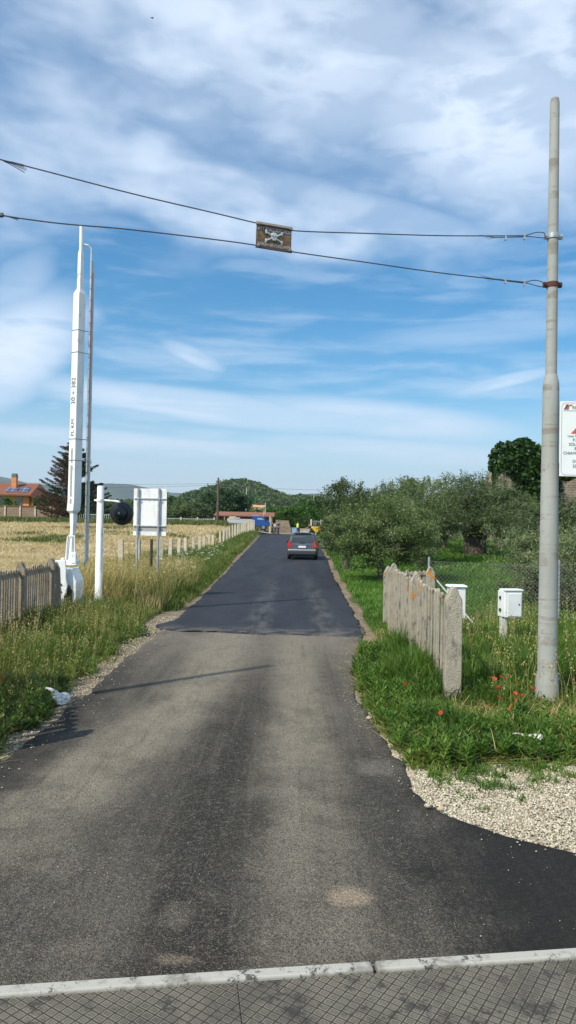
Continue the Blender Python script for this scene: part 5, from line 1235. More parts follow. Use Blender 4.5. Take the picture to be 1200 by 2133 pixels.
far_tree('broadleaf_tree', 560, 150, 1058, 36, 'round green tree behind the shed roof end and lamp post', 'tree', lush_leaf, 228, 4000, .35, .45, zfrac=.85)
far_tree('broadleaf_tree', 655, 128, 1040, 40, 'dark tree left of the grove end behind the machine', 'tree', dark_leaf, 229, 5000, .3, .45, zfrac=.9)
far_tree('broadleaf_tree', 330, 190, 1030, 90, 'dark tree far behind the white sign', 'tree', dark_leaf, 230, 5000, .6, .45, zfrac=.85)
# palm
x, z = gz(637, 124); h = at(637, 1046, 124).z - z; pm_ = empty('palm_tree', (x, 124, z), 0, 'palm with drooping fronds rising above the green trees at the bend', 'palm tree'); r = np.random.RandomState(77)
m = MB(); m.tube([(0, 0, 0), (0, 0, h)], [.25, .2], 8); m.build('trunk', bark_dark, pm_); parts = []
for k in range(34):
    a = r.rand() * 6.28; e = r.uniform(-.2, 1.2); Lf = 2.0; s_ = np.linspace(0, 1, 16)
    P = np.stack([np.cos(a) * Lf * s_ * np.cos(e * .8), np.sin(a) * Lf * s_ * np.cos(e * .8), h + Lf * (s_ * np.sin(e) - .7 * s_ ** 2)], -1)
    side = np.array([-np.sin(a), np.cos(a), 0])
    for sd in (-1, 1):
        U = side * sd * .22 + np.array([0, 0, -.12]); parts.append(quads(P + U * .8, np.repeat(U[None], 16, 0), np.repeat((np.array([np.cos(a), np.sin(a), 0]) * .05)[None], 16, 0)))
link('fronds', mesh_of('fronds', parts), dark_leaf, pm_)

# ================================================================== HILLS AND FAR WOODS
HPX = [-200, 200, 250, 300, 330, 360, 400, 425, 440, 460, 480, 500, 520, 540, 560, 580, 600, 620, 645, 670, 700, 760, 900, 1100, 1400]
HPY = [1070, 1062, 1056, 1052, 1048, 1046, 1041, 1032, 1024, 1015, 1005, 999, 1002, 1010, 1020, 1029, 1039, 1037, 1040, 1046, 1050, 1054, 1060, 1062, 1064]
HD = 700.0
hx = at(0, 1000, HD).x
def hill_h(X, Y):
    px = 600 + X / HD * FPX; ridge = (1092 + .0192 * (px - 600) - np.interp(px, HPX, HPY)) / FPX * HD
    t_ = (Y - 330) / (HD - 330); prof = np.where(t_ < 1, sstep(t_, -.05, 1.05), 1 - .5 * sstep(t_, 1.0, 2.2))
    n_ = (vnoise(X, Y, .012, 91) - .5) * 4 + (vnoise(X, Y, .03, 92) - .5) * 2
    return 2.0 + ridge * prof * (.92 if True else 1) + n_ * prof * (1 - .8 * sstep(np.abs(t_ - 1), .3, 0))
X, Y = np.meshgrid(np.linspace(-620, 720, 180), np.linspace(300, 1100, 90)); Z = hill_h(X, Y) - 1.5
hm = NT('hill_cover'); c = hm.mix(hm.ramp(hm.noise(.03, 6, .65), .42, .6), (.028, .055, .014), (.085, .12, .035)); hmat = hm.fin(c, .95)
o = link('hill', grid_mesh('hill', X, Y, Z), hmat, smooth=True); tag(o, 'rounded green wooded hill behind the end of the lane', kind='structure')
r = np.random.RandomState(33); nt_ = 5200
tx = r.uniform(-420, 330, nt_); ty = 340 + 420 * r.rand(nt_) ** .8; keep = vnoise(tx, ty, .02, 95) + .35 * vnoise(tx, ty, .06, 96) > .38; tx, ty = tx[keep], ty[keep]
tz = hill_h(tx, ty) - 1.5; n = len(tx); k = 42; sz_ = r.uniform(2.2, 4.6, n) * (.7 + .5 * vnoise(tx, ty, .01, 97))
d = rand_dir(n * k, r); d[:, 2] = np.abs(d[:, 2]); C = np.repeat(np.stack([tx, ty, tz + sz_ * .35], -1), k, 0) + d * (np.repeat(sz_, k) * r.uniform(.75, 1.05, n * k))[:, None] * np.array([1, 1, 1.15])
V, L, S, T = leaves_at(C, 2.0, .8, r, .6); o = link('hill_woods', np_mesh('hill_woods', V, L, S, T), hill_leaf); tag(o, 'dense woodland covering the green hill', 'woods', kind='stuff')
# lower wood line across the middle distance
n = 900; tx = r.uniform(-190, 200, n); ty = r.uniform(200, 330, n); tz = Zt(tx, ty); sz_ = r.uniform(2.0, 3.6, n); k = 60
ok = ~((tx > -35) & (tx < -2) & (ty < 260)); tx, ty, tz, sz_ = tx[ok], ty[ok], tz[ok], sz_[ok]; n = len(tx)
d = rand_dir(n * k, r); C = np.repeat(np.stack([tx, ty, tz + sz_ * .9], -1), k, 0) + d * (np.repeat(sz_, k) * r.uniform(.8, 1.05, n * k))[:, None] * np.array([1.1, 1.1, 1.1])
V, L, S, T = leaves_at(C, 1.0, .8, r, .6); o = link('far_woods', np_mesh('far_woods', V, L, S, T), hill_leaf); tag(o, 'dark line of distant trees at the foot of the hill', 'woods', kind='stuff')
# blue mountains
MPX = [-400, -120, 0, 20, 40, 70, 100, 140, 210, 240, 270, 300, 340, 400, 500, 620, 670, 700, 760, 900, 1100, 1500]
MPY = [960, 975, 994, 1000, 1006, 1010, 1012, 1014, 1010, 1009, 1010, 1014, 1022, 1030, 1034, 1032, 1030, 1034, 1046, 1056, 1064, 1070]
MD = 4600.0
X, Y = np.meshgrid(np.linspace(-3400, 3400, 260), np.linspace(3000, 6400, 50)); px = 600 + X / MD * FPX
ridge = (1092 + .0192 * (px - 600) - np.interp(px, MPX, MPY)) / FPX * MD; t_ = (Y - 3000) / (MD - 3000)
prof = np.where(t_ < 1, sstep(t_, -.05, 1.05), 1 - .6 * sstep(t_, 1.0, 2.1)); Z = 2 + (ridge * .98 + (vnoise(X, Y, .004, 93) - .5) * 30 + (vnoise(X, Y, .012, 94) - .5) * 10) * prof
mm = NT('mountain_forest'); c = mm.mix(mm.ramp(mm.noise(.006, 6, .65), .4, .6), (.020, .038, .018), (.05, .07, .035)); o = link('mountains', grid_mesh('mountains', X, Y, Z), mm.fin(c, .95), smooth=True); tag(o, 'low blue forested mountains on the horizon', kind='structure')
# air
hz = NT('haze_air'); hz.t.nodes.remove(hz.b); pv_ = hz.n('ShaderNodeVolumePrincipled'); pv_.inputs['Density'].default_value = .00011; pv_.inputs['Color'].default_value = (.72, .84, 1.0, 1); pv_.inputs['Anisotropy'].default_value = .2
hz.l(pv_.outputs[0], hz.out.inputs['Volume'])
m = MB(); m.box((0, 4000, 300), (16000, 12000, 640)); o = m.build('haze', hz.m); tag(o, 'thin blue air between the lane and the mountains', 'haze', kind='stuff')
# ================================================================== BUILDINGS AND WALLS FAR OFF
def brickmat(name, c1, c2, mort, bw=.5, bh=.16, ms=.03, nz=.5):
    t = NT(name); b = t.n('ShaderNodeTexBrick'); b.inputs['Scale'].default_value = 1; b.inputs['Brick Width'].default_value = bw; b.inputs['Row Height'].default_value = bh; b.inputs['Mortar Size'].default_value = ms
    b.inputs['Color1'].default_value = (*c1, 1); b.inputs['Color2'].default_value = (*c2, 1); b.inputs['Mortar'].default_value = (*mort, 1)
    t.l(t.mapping((1, 1, 1), (math.radians(90), 0, 0)), b.inputs[0]); c = t.mix(t.ramp(t.noise(1.3, 6, .7), .4, .68, 0, nz), b.outputs[0], mort)
    return t.fin(c, .95, 0, t.bump(b.outputs['Fac'], .4, .03))
brick_w = brickmat('tuff_block_wall', (.26, .165, .095), (.18, .115, .07), (.30, .235, .165), .75, .26, .035)
brick_s = brickmat('ruin_brick', (.25, .165, .105), (.17, .12, .085), (.30, .265, .19), .6, .2, .03)
brick_d = brickmat('shed_brick', (.17, .085, .05), (.12, .06, .04), (.20, .15, .11), .3, .10, .015, .3)
def wall(name, px0, px1, Y, pt, pb_, mat, lab, cat, d=.3, posts=0, cap=None, gr=None):
    a, b = at(px0, pb_, Y), at(px1, pb_, Y); xc = (a.x + b.x) / 2; zt = at((px0 + px1) / 2, pt, Y).z; zb = float(Zt(xc, Y)); w_ = b.x - a.x
    rt = empty(name, (xc, Y, zb), 0, lab, cat, gr); m = MB(); m.box((0, 0, (zt - zb) / 2 - .15), (w_, d, zt - zb + .3)); m.build('blocks', mat, rt)
    for k in range(posts):
        m = MB(); m.box((-w_ / 2 + w_ * (k + .5) / posts, -d / 2 - .06, (zt - zb) / 2 - .1), (.22, .15, zt - zb + .2)); m.build('pier', conc_pale, rt)
    if cap: m = MB(); m.box((0, 0, zt - zb + .06), (w_ + .1, d + .16, .11)); m.build('coping', cap, rt)
    return rt
wall('brick_wall', -130, 121, 110, 1054, 1086, brick_w, 'long tuff block wall with pale piers and tiled top at the far left of the field', 'wall', .3, 8, terracotta)
# low white wall stub and railings
def railing(px0, px1, Y, pt, pb_, lab, posts=4, parent_name='railings', step=.28, low=.0):
    a, b = at(px0, pb_, Y), at(px1, pb_, Y); zb = float(Zt((a.x + b.x) / 2, Y)); H = at((px0 + px1) / 2, pt, Y).z - zb; w_ = b.x - a.x
    rt = empty(parent_name, (a.x, Y, zb), 0, lab, 'railings')
    m = MB()
    for k in range(int(w_ / step)): m.box((k * step + .1, 0, H / 2 + low / 2), (.045, .045, H - low)); 
    for z in (low + .12, H - .12): m.box((w_ / 2, 0, z), (w_, .05, .06))
    m.build('bars', simple('pale_railing', (.48, .50, .50), .6), rt)
    for k in range(posts): m = MB(); m.box((w_ * (k + .0) / max(1, posts - 1), 0, H / 2 - .1), (.24, .24, H + .45)); m.build('post', conc_pale, rt, bevel=.02)
    if low: m = MB(); m.box((w_ / 2, .02, low / 2 - .1), (w_, .22, low + .2)); m.build('base_wall', conc_pale, rt)
    return rt
wall('garden_wall', 122, 143, 112, 1072, 1086, simple('white_render', (.55, .55, .52), .9), 'short whitewashed garden wall right of the long block wall', 'wall', .25)
railing(128, 240, 108, 1070, 1088, 'pale metal railings between the block wall and the signal post', 5)
railing(238, 446, 106, 1078, 1100, 'pale metal railings between the white sign and the wooden pole', 7)
# house
HY = 135; hx0, hx1 = at(-60, 1050, HY).x, at(60, 1050, HY).x; hz0 = float(Zt(hx0, HY)); hcx = (hx0 + hx1) / 2
hs_ = empty('orange_house', (hcx, HY + 4, hz0), 0, 'orange house with red tiled roof, chimney and solar panels behind the block wall', 'house')
ze = at(30, 1030, HY).z - hz0; zr = at(30, 1012, HY).z - hz0 + .7; w_ = hx1 - hx0
org = simple('orange_render', (.62, .24, .07), .85, 0, .1, 2)
m = MB(); m.box((0, 0, ze / 2), (w_, 8, ze)); m.build('wall', org, hs_)
zeo = ze; xr1 = w_ / 2 + 1.7
m = MB(); m.add([(-w_ / 2 - .8, -4.9, ze), (w_ / 2 + .6, -4.9, ze), (w_ / 2 - .4 + 1.0, 0, zr), (-w_ / 2 - .8, 0, zr), (-w_ / 2 - .8, 4.9, ze), (w_ / 2 + .6, 4.9, ze)] + [(-w_ / 2 - .8, -4.9, ze - .25), (w_ / 2 + .6, -4.9, ze - .25), (w_ / 2 + .6, 4.9, ze - .25), (-w_ / 2 - .8, 4.9, ze - .25)],
    [(0, 1, 2, 3), (3, 2, 5, 4), (6, 7, 1, 0), (7, 8, 5, 2, 1), (8, 9, 4, 5), (9, 6, 0, 3, 4), (9, 8, 7, 6)])
m.add([(w_ / 2 + .6, -4.9, ze), (w_ / 2 + 1.9, -4.2, ze - 1.7), (w_ / 2 + 2.4, 1.0, ze + .1), (w_ / 2 + .6, 0, zr), (w_ / 2 + 1.9, -4.2, ze - 1.9), (w_ / 2 + .6, -4.9, ze - .25)], [(0, 1, 2, 3), (0, 5, 4, 1)])
t = NT('house_tiles'); wv = t.n('ShaderNodeTexWave', wave_type='BANDS', bands_direction='X'); wv.inputs['Scale'].default_value = 1.6; t.l(t.tc.outputs['Object'], wv.inputs[0])
c = t.mix(wv.outputs['Fac'], (.14, .050, .026), (.24, .088, .042)); c = t.mix(t.ramp(t.noise(1.5, 5, .7), .45, .65, 0, .5), c, (.20, .09, .06)); tile = t.fin(c, .85, 0, t.bump(wv.outputs['Fac'], .5, .05))
rfm = m.build('roof', tile, hs_)
def onroof(px, py):
    """roof-slope point seen at pixel"""
    f_ = (1030 - py) / 22.0; yy = -4.9 + 4.9 * max(0, min(1, f_)); z = ze + (zr - ze) * max(0, min(1, f_)); return Vector((at(px, py, HY + 4 + yy).x - hcx, yy, z))
pvm = NT('solar_panel'); b = pvm.n('ShaderNodeTexBrick'); b.offset = 0; b.inputs['Scale'].default_value = 1; b.inputs['Brick Width'].default_value = 1.0; b.inputs['Row Height'].default_value = 1.3; b.inputs['Mortar Size'].default_value = .04
b.inputs['Color1'].default_value = (.05, .08, .18, 1); b.inputs['Color2'].default_value = (.04, .06, .14, 1); b.inputs['Mortar'].default_value = (.40, .42, .46, 1); pvm.l(pvm.tc.outputs['Object'], b.inputs[0]); pvm = pvm.fin(b.outputs[0], .15, 0)
for (xa, xb) in ((11, 38), (39, 61)):
    a, b_, c_, d_ = onroof(xa, 1026), onroof(xb - 3, 1026), onroof(xb + 3, 1017), onroof(xa + 7, 1017); up = Vector((0, -.06, .12))
    m = MB(); m.add([a + up, b_ + up, c_ + up, d_ + up, a, b_, c_, d_], [(0, 1, 2, 3), (4, 5, 1, 0), (5, 6, 2, 1), (6, 7, 3, 2), (7, 4, 0, 3)]); m.build('solar_panel', pvm, rfm)
q = onroof(25, 1022); m = MB(); m.box((q.x, q.y + 1.2, q.z + 1.1), (.9, .9, 2.6)); ch = m.build('chimney', org, rfm); m = MB(); m.box((q.x, q.y + 1.2, q.z + 2.75), (.95, .95, .7), taper=.8); m.build('chimney_cap', simple('chimney_cap', (.10, .12, .10), .8), ch)
for (px, wpx) in ((40, 14), (2, 10)):
    xx = at(px, 1040, HY).x - hcx; m = MB(); m.box((xx, -4.02, ze - 1.6), (wpx / FPX * HY, .1, 2.2)); m.build('window', glass_dark, hs_)
# sloping orange buttress wall on the right of the house
m = MB(); m.prism([(at(66, 1050, HY).x - hcx, 0), (at(66, 1050, HY).x - hcx, ze - .3), (at(74, 1050, HY).x - hcx, ze - 1.0), (at(83, 1050, HY).x - hcx, ze - 2.4), (at(80, 1050, HY).x - hcx, 0)], 'y', -4, -3.5); m.build('wing_wall', org, hs_)
# brick shed with long low roof
SHY = 116; sx0, sx1 = at(452, 1090, SHY).x, at(562, 1090, SHY).x; sz0 = float(Zt((sx0 + sx1) / 2, SHY)); scx = (sx0 + sx1) / 2
sh = empty('brick_shed', (scx, SHY + 2, sz0), 0, 'long low brown brick shed with terracotta roof behind the blue truck', 'shed'); zt = at(505, 1076, SHY).z - sz0; w_ = sx1 - sx0
m = MB(); m.box((0, 0, zt / 2 - .2), (w_, 4, zt + .4)); m.build('wall', brick_d, sh)
m = MB(); m.prism([(-2.7, zt), (-2.7, zt + .14), (2.5, zt + .80), (2.5, zt + .6)], 'x', -w_ / 2 - .5, w_ / 2 + .7); m.build('roof', terracotta, sh)
m = MB(); m.box((w_ / 2 - 1.6, -2.03, zt / 2 - .1), (1.6, .08, zt - .3)); m.build('door', simple('rusty_door', (.22, .07, .03), .7, 0, .3, 3), sh)
m = MB(); m.box((-w_ / 2 + 1.2, -2.6, zt / 2), (.14, .14, zt)); m.box((w_ / 2 + .3, -2.55, zt / 2), (.16, .16, zt)); m.build('roof_post', simple('old_timber_pale', (.30, .24, .17), .9), sh)
# second tiled roof among the trees
q = at(538, 1057, 210); m = MB(); rt = empty('farmhouse', (q.x, 210, float(Zt(q.x, 210))), 0, 'distant low farmhouse with orange roof among the trees below the hill', 'house'); zz = q.z - rt.location.z
m = MB(); m.box((0, 0, zz / 2), (3.2, 4, zz)); m.build('wall', simple('cream_render', (.5, .42, .30), .9), rt); m = MB(); m.prism([(-2.2, zz), (-2.0, zz + .1), (0, zz + .7), (2.2, zz)], 'x', -1.9, 1.9); m.build('roof', simple('orange_tiles', (.50, .24, .12), .85), rt)
far_tree('broadleaf_tree', 534, 175, 1060, 50, 'green tree hiding the foot of the distant farmhouse', 'tree', lush_leaf, 231, 4000, .4, .45, zfrac=.9)
# ruined brick pillars, gate and low wall at the bend
def pillar(px0, px1, Y, pt, lab, mat=brick_s, steps=()):
    a, b_ = at(px0, 1112, Y), at(px1, 1112, Y); xc = (a.x + b_.x) / 2; zb = float(Zt(xc, Y)); zt = at(px0, pt, Y).z - zb; w_ = b_.x - a.x
    poly = [(-w_ / 2, -.2), (-w_ / 2, zt)] + [(w_ * (fx - .5), zt * fz) for fx, fz in steps] + [(w_ / 2, -.2)]
    m = MB(); m.prism(poly, 'y', -.3, .3); o = m.build('brick_pillar', mat, loc=(xc, Y, zb)); tag(o, lab, 'brick pillar')
pillar(585, 606, 106, 1084, 'broken brick pier stepping down to the right of the standing men', brick_s, ((.75, 1.0), (.8, .85), (.9, .6), (1.0, .35)))
pillar(574, 586, 107, 1083, 'grey stone gate pier behind the man in dark blue', brick_s, ((.5, 1.0), (1.0, .97)))
wall('low_wall', 606, 622, 106.5, 1104, 1112, brick_s, 'low stub of stone wall between the broken pier and the yellow vest', 'wall', .3)
wall('low_wall', 625, 646, 107, 1103, 1110, simple('pale_coping', (.45, .41, .33), .9), 'low pale wall behind the worker in the yellow vest', 'wall', .3, 0, conc_pale)
railing(648, 690, 108, 1084, 1104, 'white metal gate railings behind the yellow machine', 3, 'railings', .3)
m = MB(); q = at(562, 1112, 105); zb = float(Zt(q.x, 105)); m.box((0, 0, 1.15), (.24, .24, 2.5)); o = m.build('gate_post', conc_pale, loc=(q.x, 105, zb), bevel=.02); tag(o, 'pale concrete gate post just right of the blue truck nose', 'gate post')

# poles
def upole(name, px, pt, Y, r0, mat, lab, arms=(), lamp=False):
    x, zb = gz(px, Y); h = at(px, pt, Y).z - zb; rt = empty(name, (x, Y, zb), 0, lab, 'utility pole'); m = MB(); m.tube([(0, 0, -.2), (0, 0, h * .5), (0, 0, h)], [r0, r0 * .85, r0 * .65], 10); m.build('shaft', mat, rt, smooth='auto')
    for zf, wd in arms:
        m = MB(); m.box((0, -.05, h - zf), (wd, .10, .12)); a = m.build('crossarm', mat, rt)
        for k in (-1, 0, 1): m = MB(); m.tube([(k * wd * .42, -.05, h - zf + .05), (k * wd * .42, -.05, h - zf + .3)], [.05, .03], 6); m.build('insulator', simple('insulator', (.35, .33, .30), .3), a)
    if lamp: m = MB(); m.tube([(0, 0, h), (-.3, -.2, h + .1)], .04, 6); m.box((-.4, -.25, h + .08), (.4, .25, .12)); m.build('lamp_head', simple('lamp_grey', (.5, .5, .48), .5), rt)
    return rt
wood = simple('pole_timber', (.105, .080, .060), .9, 0, .3, 5, .3, 30)
up1 = upole('utility_pole', 453, 995, 104, .19, wood, 'dark wooden utility pole standing at the left end of the brick shed', ((.9, .5),))
upole('utility_pole', 512, 1015, 190, .13, simple('pole_pale', (.48, .47, .42), .8), 'thin pale pole in front of the wooded hill behind the umbrella pine')
upole('lamp_post', 552, 1047, 118, .09, simple('pole_pale', (.5, .5, .5)), 'pale lamp post rising behind the shed roof end')
upole('street_lamp', 549, 1058, 116, .07, MATS['pole_pale'], 'small street lamp with box head beside the pale lamp post', (), True)
up2 = upole('utility_pole', 901, 993, 95, .12, simple('pole_concrete_far', (.42, .40, .36), .8), 'slim concrete utility pole with crossarms behind the olive grove', ((.5, 1.4), (1.3, 1.1)))
upole('utility_pole', 653, 1028, 230, .14, MATS['pole_pale'], 'small far pole on the hill slope left of the grove')
def line(p0, p1, Y0, Y1, sag, lab, rad=.022, n=14):
    a, b_ = at(*p0, Y0), at(*p1, Y1); o0 = a; m = MB(); m.tube([(a.lerp(b_, i / n) - Vector((0, 0, sag * 4 * (i / n) * (1 - i / n)))) - o0 for i in range(n + 1)], rad, 4, False); o = m.build('power_line', simple('far_wire', (.09, .09, .095), .7), loc=tuple(o0)); tag(o, lab, 'power line')
line((-60, 1000), (453, 1007), 112, 104, .35, 'upper power line from the left edge to the wooden pole')
line((-60, 1009), (453, 1010), 112, 104, .45, 'lower power line crossing the cedar to the wooden pole')
line((453, 1006), (901, 1007), 104, 95, .9, 'upper power line from the wooden pole to the slim concrete pole')
line((453, 1008), (901, 1011), 104, 95, 1.5, 'lower power line from the wooden pole over the olive tops')
line((901, 1003), (1035, 1012), 95, 100, .3, 'power line leaving the slim concrete pole towards the ivy ruin')

# ================================================================== VEHICLES
def loft(st, close=True):
    """st: list of (y, [(x,z)...]) half outlines from bottom centre to top centre, mirrored"""
    m = MB(); vs = []; n = None
    for y, hp in st:
        ring = [(x, y, z) for x, z in hp] + [(-x, y, z) for x, z in reversed(hp) if x > 1e-6]
        n = len(ring); vs += ring
    fs = []
    for i in range(len(st) - 1):
        for k in range(n): fs.append((i * n + k, i * n + (k + 1) % n, (i + 1) * n + (k + 1) % n, (i + 1) * n + k))
    fs += [tuple(range(n - 1, -1, -1)), tuple((len(st) - 1) * n + k for k in range(n))]
    return m.add(vs, fs)
def wheel(rt, x, y, r_, w_=.2, rimm=None):
    e = MB(); s = 1 if x > 0 else -1
    e.tube([(x - w_ / 2, y, r_), (x - w_ / 2 + .03, y, r_), (x + w_ / 2 - .03, y, r_), (x + w_ / 2, y, r_)], [r_ * .93, r_, r_, r_ * .93], 22); wh = e.build('wheel', rubber, rt, smooth='auto')
    e = MB(); e.tube([(x + s * (w_ / 2 - .01), y, r_), (x + s * (w_ / 2 + .006), y, r_)], r_ * .62, 16); e.build('rim', rimm or simple('rim_alloy', (.40, .41, .42), .35, .7), wh)
CYc = 44.0; cq = at(629, 1167, CYc); carz = float(Zt(cq.x, CYc)) + .055
car = empty('parked_car', (cq.x, CYc, carz), math.radians(-3.5), 'dark grey compact hatchback seen from behind, standing on the new asphalt', 'car')
paint = simple('dark_grey_car_paint', (.095, .105, .112), .22, .5, .04, 2, spec=.6); silver = simple('silver_bumper', (.34, .36, .38), .3, .5, .04, 2)
W = .88
def low(w, z0, z1, y): return (y, [(0, z0), (w * .9, z0), (w * .99, z0 + .12), (w, (z0 + z1) / 2), (w * .985, z1 - .10), (w * .93, z1), (0, z1)])
m = loft([low(W * .93, .30, .88, 0.0), low(W * .98, .24, .97, .06), low(W, .20, 1.0, .35), low(W, .19, 1.0, 1.2), low(W, .19, .98, 2.3), low(W * .99, .19, .90, 3.0), low(W * .96, .22, .80, 3.55), low(W * .85, .28, .66, 3.86)])
body = m.build('body', paint, car, smooth='auto')
def gh(w, z0, wt, z1, y): return (y, [(0, z0), (w, z0), (w * .99, z0 + .02), (wt + .04, z1 - .10), (wt, z1 - .02), (wt * .8, z1 + .01), (0, z1 + .03)])
m = loft([gh(.80, .95, .78, 1.00, .06), gh(.80, .95, .70, 1.36, .22), gh(.80, .95, .64, 1.55, .42), gh(.80, .95, .64, 1.585, 1.2), gh(.80, .95, .64, 1.57, 2.0), gh(.80, .93, .66, 1.36, 2.55), gh(.80, .90, .76, .96, 3.1)])
m.build('roof', paint, car, smooth='auto')
# rear window
m = MB(); m.add([(-.60, .075, 1.03), (.60, .075, 1.03), (.66, .115, 1.10), (.56, .30, 1.44), (.50, .335, 1.47), (-.50, .335, 1.47), (-.56, .30, 1.44), (-.66, .115, 1.10)], [tuple(range(8))]); m.v = [(x, y - .035, z + .02) for x, y, z in m.v]; m.build('rear_window', glass_dark, car)
m = MB(); m.box((0, .30, 1.585), (1.0, .16, .035)); m.build('spoiler', paint, car, bevel=.01)
m = MB(); m.box((0, .02, 1.0), (.30, .02, .018)); m.build('wiper', black_m, car)
for s in (-1, 1):
    m = MB(); m.add([(s * .745, 1.95, 1.50), (s * .745, .62, 1.50), (s * .835, .45, 1.05), (s * .845, 2.6, 1.03)], [(0, 1, 2, 3)]); m.v = [(x + s * .012, y, z) for x, y, z in m.v]; m.build('side_window', glass_dark, car)
    m = MB(); m.prism([(s * .845, .70), (s * .60, .72), (s * .64, .90), (s * .70, 1.10), (s * .78, 1.12), (s * .865, .92)], 'y', -.015, .20); m.build('taillight', simple('red_lens', (.50, .02, .02), .2, 0, .05, 5, spec=.7), car, bevel=.01)
    m = MB(); m.box((s * .96, 2.30, 1.02), (.20, .10, .14)); m.box((s * .87, 2.33, .99), (.10, .05, .05)); m.build('mirror', paint if s > 0 else black_m, car, bevel=.03)
    for yy in (.68, 3.12): wheel(car, s * .79, yy, .315)
m = MB(); m.box((0, -.035, .56), (1.66, .16, .13)); m.build('bumper', silver, car, bevel=.04); m = MB(); m.box((0, -.015, .40), (1.62, .16, .20)); m.build('lower_bumper', simple('dark_bumper', (.035, .037, .04), .5), car, bevel=.04)
m = MB(); m.box((0, -.028, .90), (.60, .03, .035)); m.build('trim_bar', simple('chrome', (.75, .76, .78), .12, .9, .02), car, bevel=.008)
m = MB(); m.box((0, -.022, .77), (.52, .02, .12)); npl = m.build('number_plate', simple('plate_white', (.72, .74, .76), .4), car)
m = MB(); m.box((-.24, -.034, .77), (.035, .004, .115)); m.box((.24, -.034, .77), (.035, .004, .115)); m.build('plate_band', simple('plate_blue', (.02, .07, .35), .5), npl)
m = MB(); m.tube([(.0, .45, 1.60), (.0, .40, 1.62), (0, .2, 1.78)], [.012, .01, .004], 5); m.build('aerial', black_m, car)

# blue truck, nose to the right
TY = 100.0; ta, tb = at(476, 1113, TY), at(562, 1113, TY); tz = float(Zt((ta.x + tb.x) / 2, TY)) + .06
tk = empty('blue_truck', ((ta.x + tb.x) / 2, TY, tz), 0, 'blue flatbed truck facing right behind the row of stakes', 'truck'); Lh = (tb.x - ta.x) / 2
blue = simple('truck_blue', (.020, .075, .30), .35, .1, .08, 2)
HT = at(530, 1075, TY).z - tz
m = MB(); m.prism([(Lh - 2.35, .55), (Lh - 2.35, HT), (Lh - 1.15, HT), (Lh - .95, HT - .12), (Lh - .42, 1.35), (Lh - .02, 1.12), (Lh, .55)], 'y', -.95, .95); cab = m.build('cab', blue, tk, bevel=.05)
for s in (-1, 1):
    m = MB(); m.prism([(Lh - 1.65, 1.42), (Lh - 1.65, HT - .25), (Lh - 1.15, HT - .25), (Lh - .72, 1.42)], 'y', s * .96 - .005, s * .96 + .005); m.build('side_window', simple('pale_glass', (.30, .36, .38), .1, 0, .1, 2, spec=.8), cab)
    m = MB(); m.box((Lh - .6, s * 1.08, 1.55), (.08, .16, .3)); m.build('mirror', black_m, cab)
    for xx in (Lh - .85, -Lh + 1.1):
        e = MB(); e.tube([(xx, s * .80 - .13, .42), (xx, s * .80 + .13, .42)], .42, 18); wh = e.build('wheel', rubber, tk, smooth='auto'); e = MB(); e.tube([(xx, s * .94, .42), (xx, s * .945, .42)], .22, 12); e.build('rim', simple('rim_alloy', (.4, .4, .4)), wh)
m = MB(); m.prism([(Lh - .93, HT - .18), (Lh - .88, HT - .18), (Lh - .40, 1.40), (Lh - .46, 1.40)], 'y', -.8, .8); m.build('windscreen', glass_dark, cab)
m = MB(); m.box((-.95, 0, .72), (2 * Lh - 2.5, 1.8, .16)); m.build('chassis', dark_steel, tk)
m = MB(); m.box((-1.2, 0, .90), (2 * Lh - 2.5, 2.0, .12))
for s in (-1, 1): m.box((-1.2, s * 1.0, 1.12), (2 * Lh - 2.5, .05, .40))
m.box((-1.2 - (2 * Lh - 2.5) / 2, 0, 1.12), (.05, 2.0, .40)); m.build('flatbed', simple('bed_grey', (.45, .46, .45), .6), tk)
m = MB(); m.tube([(Lh - 2.1, -.3, HT + .02), (Lh - 2.1, -.3, HT + .12)], .07, 8); m.box((Lh - 1.9, 0, HT + .05), (.7, .8, .07)); m.build('roof_rack', simple('rack_grey', (.3, .33, .36), .6), cab)
# white van beyond it
VY = 103.0; va = at(502, 1113, VY); vz = float(Zt(va.x, VY)) + .06; vn = empty('white_van', (va.x, VY, vz), 0, 'white van mostly hidden behind the stakes left of the blue truck', 'van'); hv = at(493, 1081, VY).z - vz
m = MB(); m.prism([(-1.9, .35), (-1.9, 1.2), (-1.2, 1.35), (-.5, hv), (1.6, hv), (1.7, .35)], 'y', -.9, .9); vb = m.build('body', simple('van_white', (.40, .42, .42), .35), vn, bevel=.05)
m = MB(); m.prism([(-1.12, 1.42), (-.53, hv - .1), (-.1, hv - .1), (-.1, 1.42)], 'y', -.915, -.905); m.prism([(-1.24, 1.36), (-1.20, 1.36), (-.52, hv - .03), (-.57, hv - .03)], 'y', -.75, .75); m.build('window', MATS['pale_glass'], vb)
for s in (-1, 1):
    for xx in (-1.2, 1.1): e = MB(); e.tube([(xx, s * .78 - .1, .34), (xx, s * .78 + .1, .34)], .34, 16); e.build('wheel', rubber, vn)
m = MB(); q = at(484, 1080, 104); m.box((0, 0, 0), (1.0, .5, .55)); o = m.build('crate', simple('cream_box', (.60, .50, .26), .7), loc=(q.x, 104.6, q.z), bevel=.03); tag(o, 'cream box standing on the load left of the white van', 'crate')
# cream box rests on a stack of timber
m = MB(); zb = float(Zt(q.x, 104.6)); m.box((0, 0, (q.z - .28 - zb) / 2), (1.5, .8, q.z - .28 - zb)); 
for k in range(5): m.box((0, -.42, .15 + k * .25), (1.55, .06, .12))
o = m.build('timber_stack', simple('stack_timber', (.16, .13, .10), .9, 0, .3, 6), loc=(q.x, 104.6, zb)); tag(o, 'dark timber stack beneath the cream box', 'timber stack')

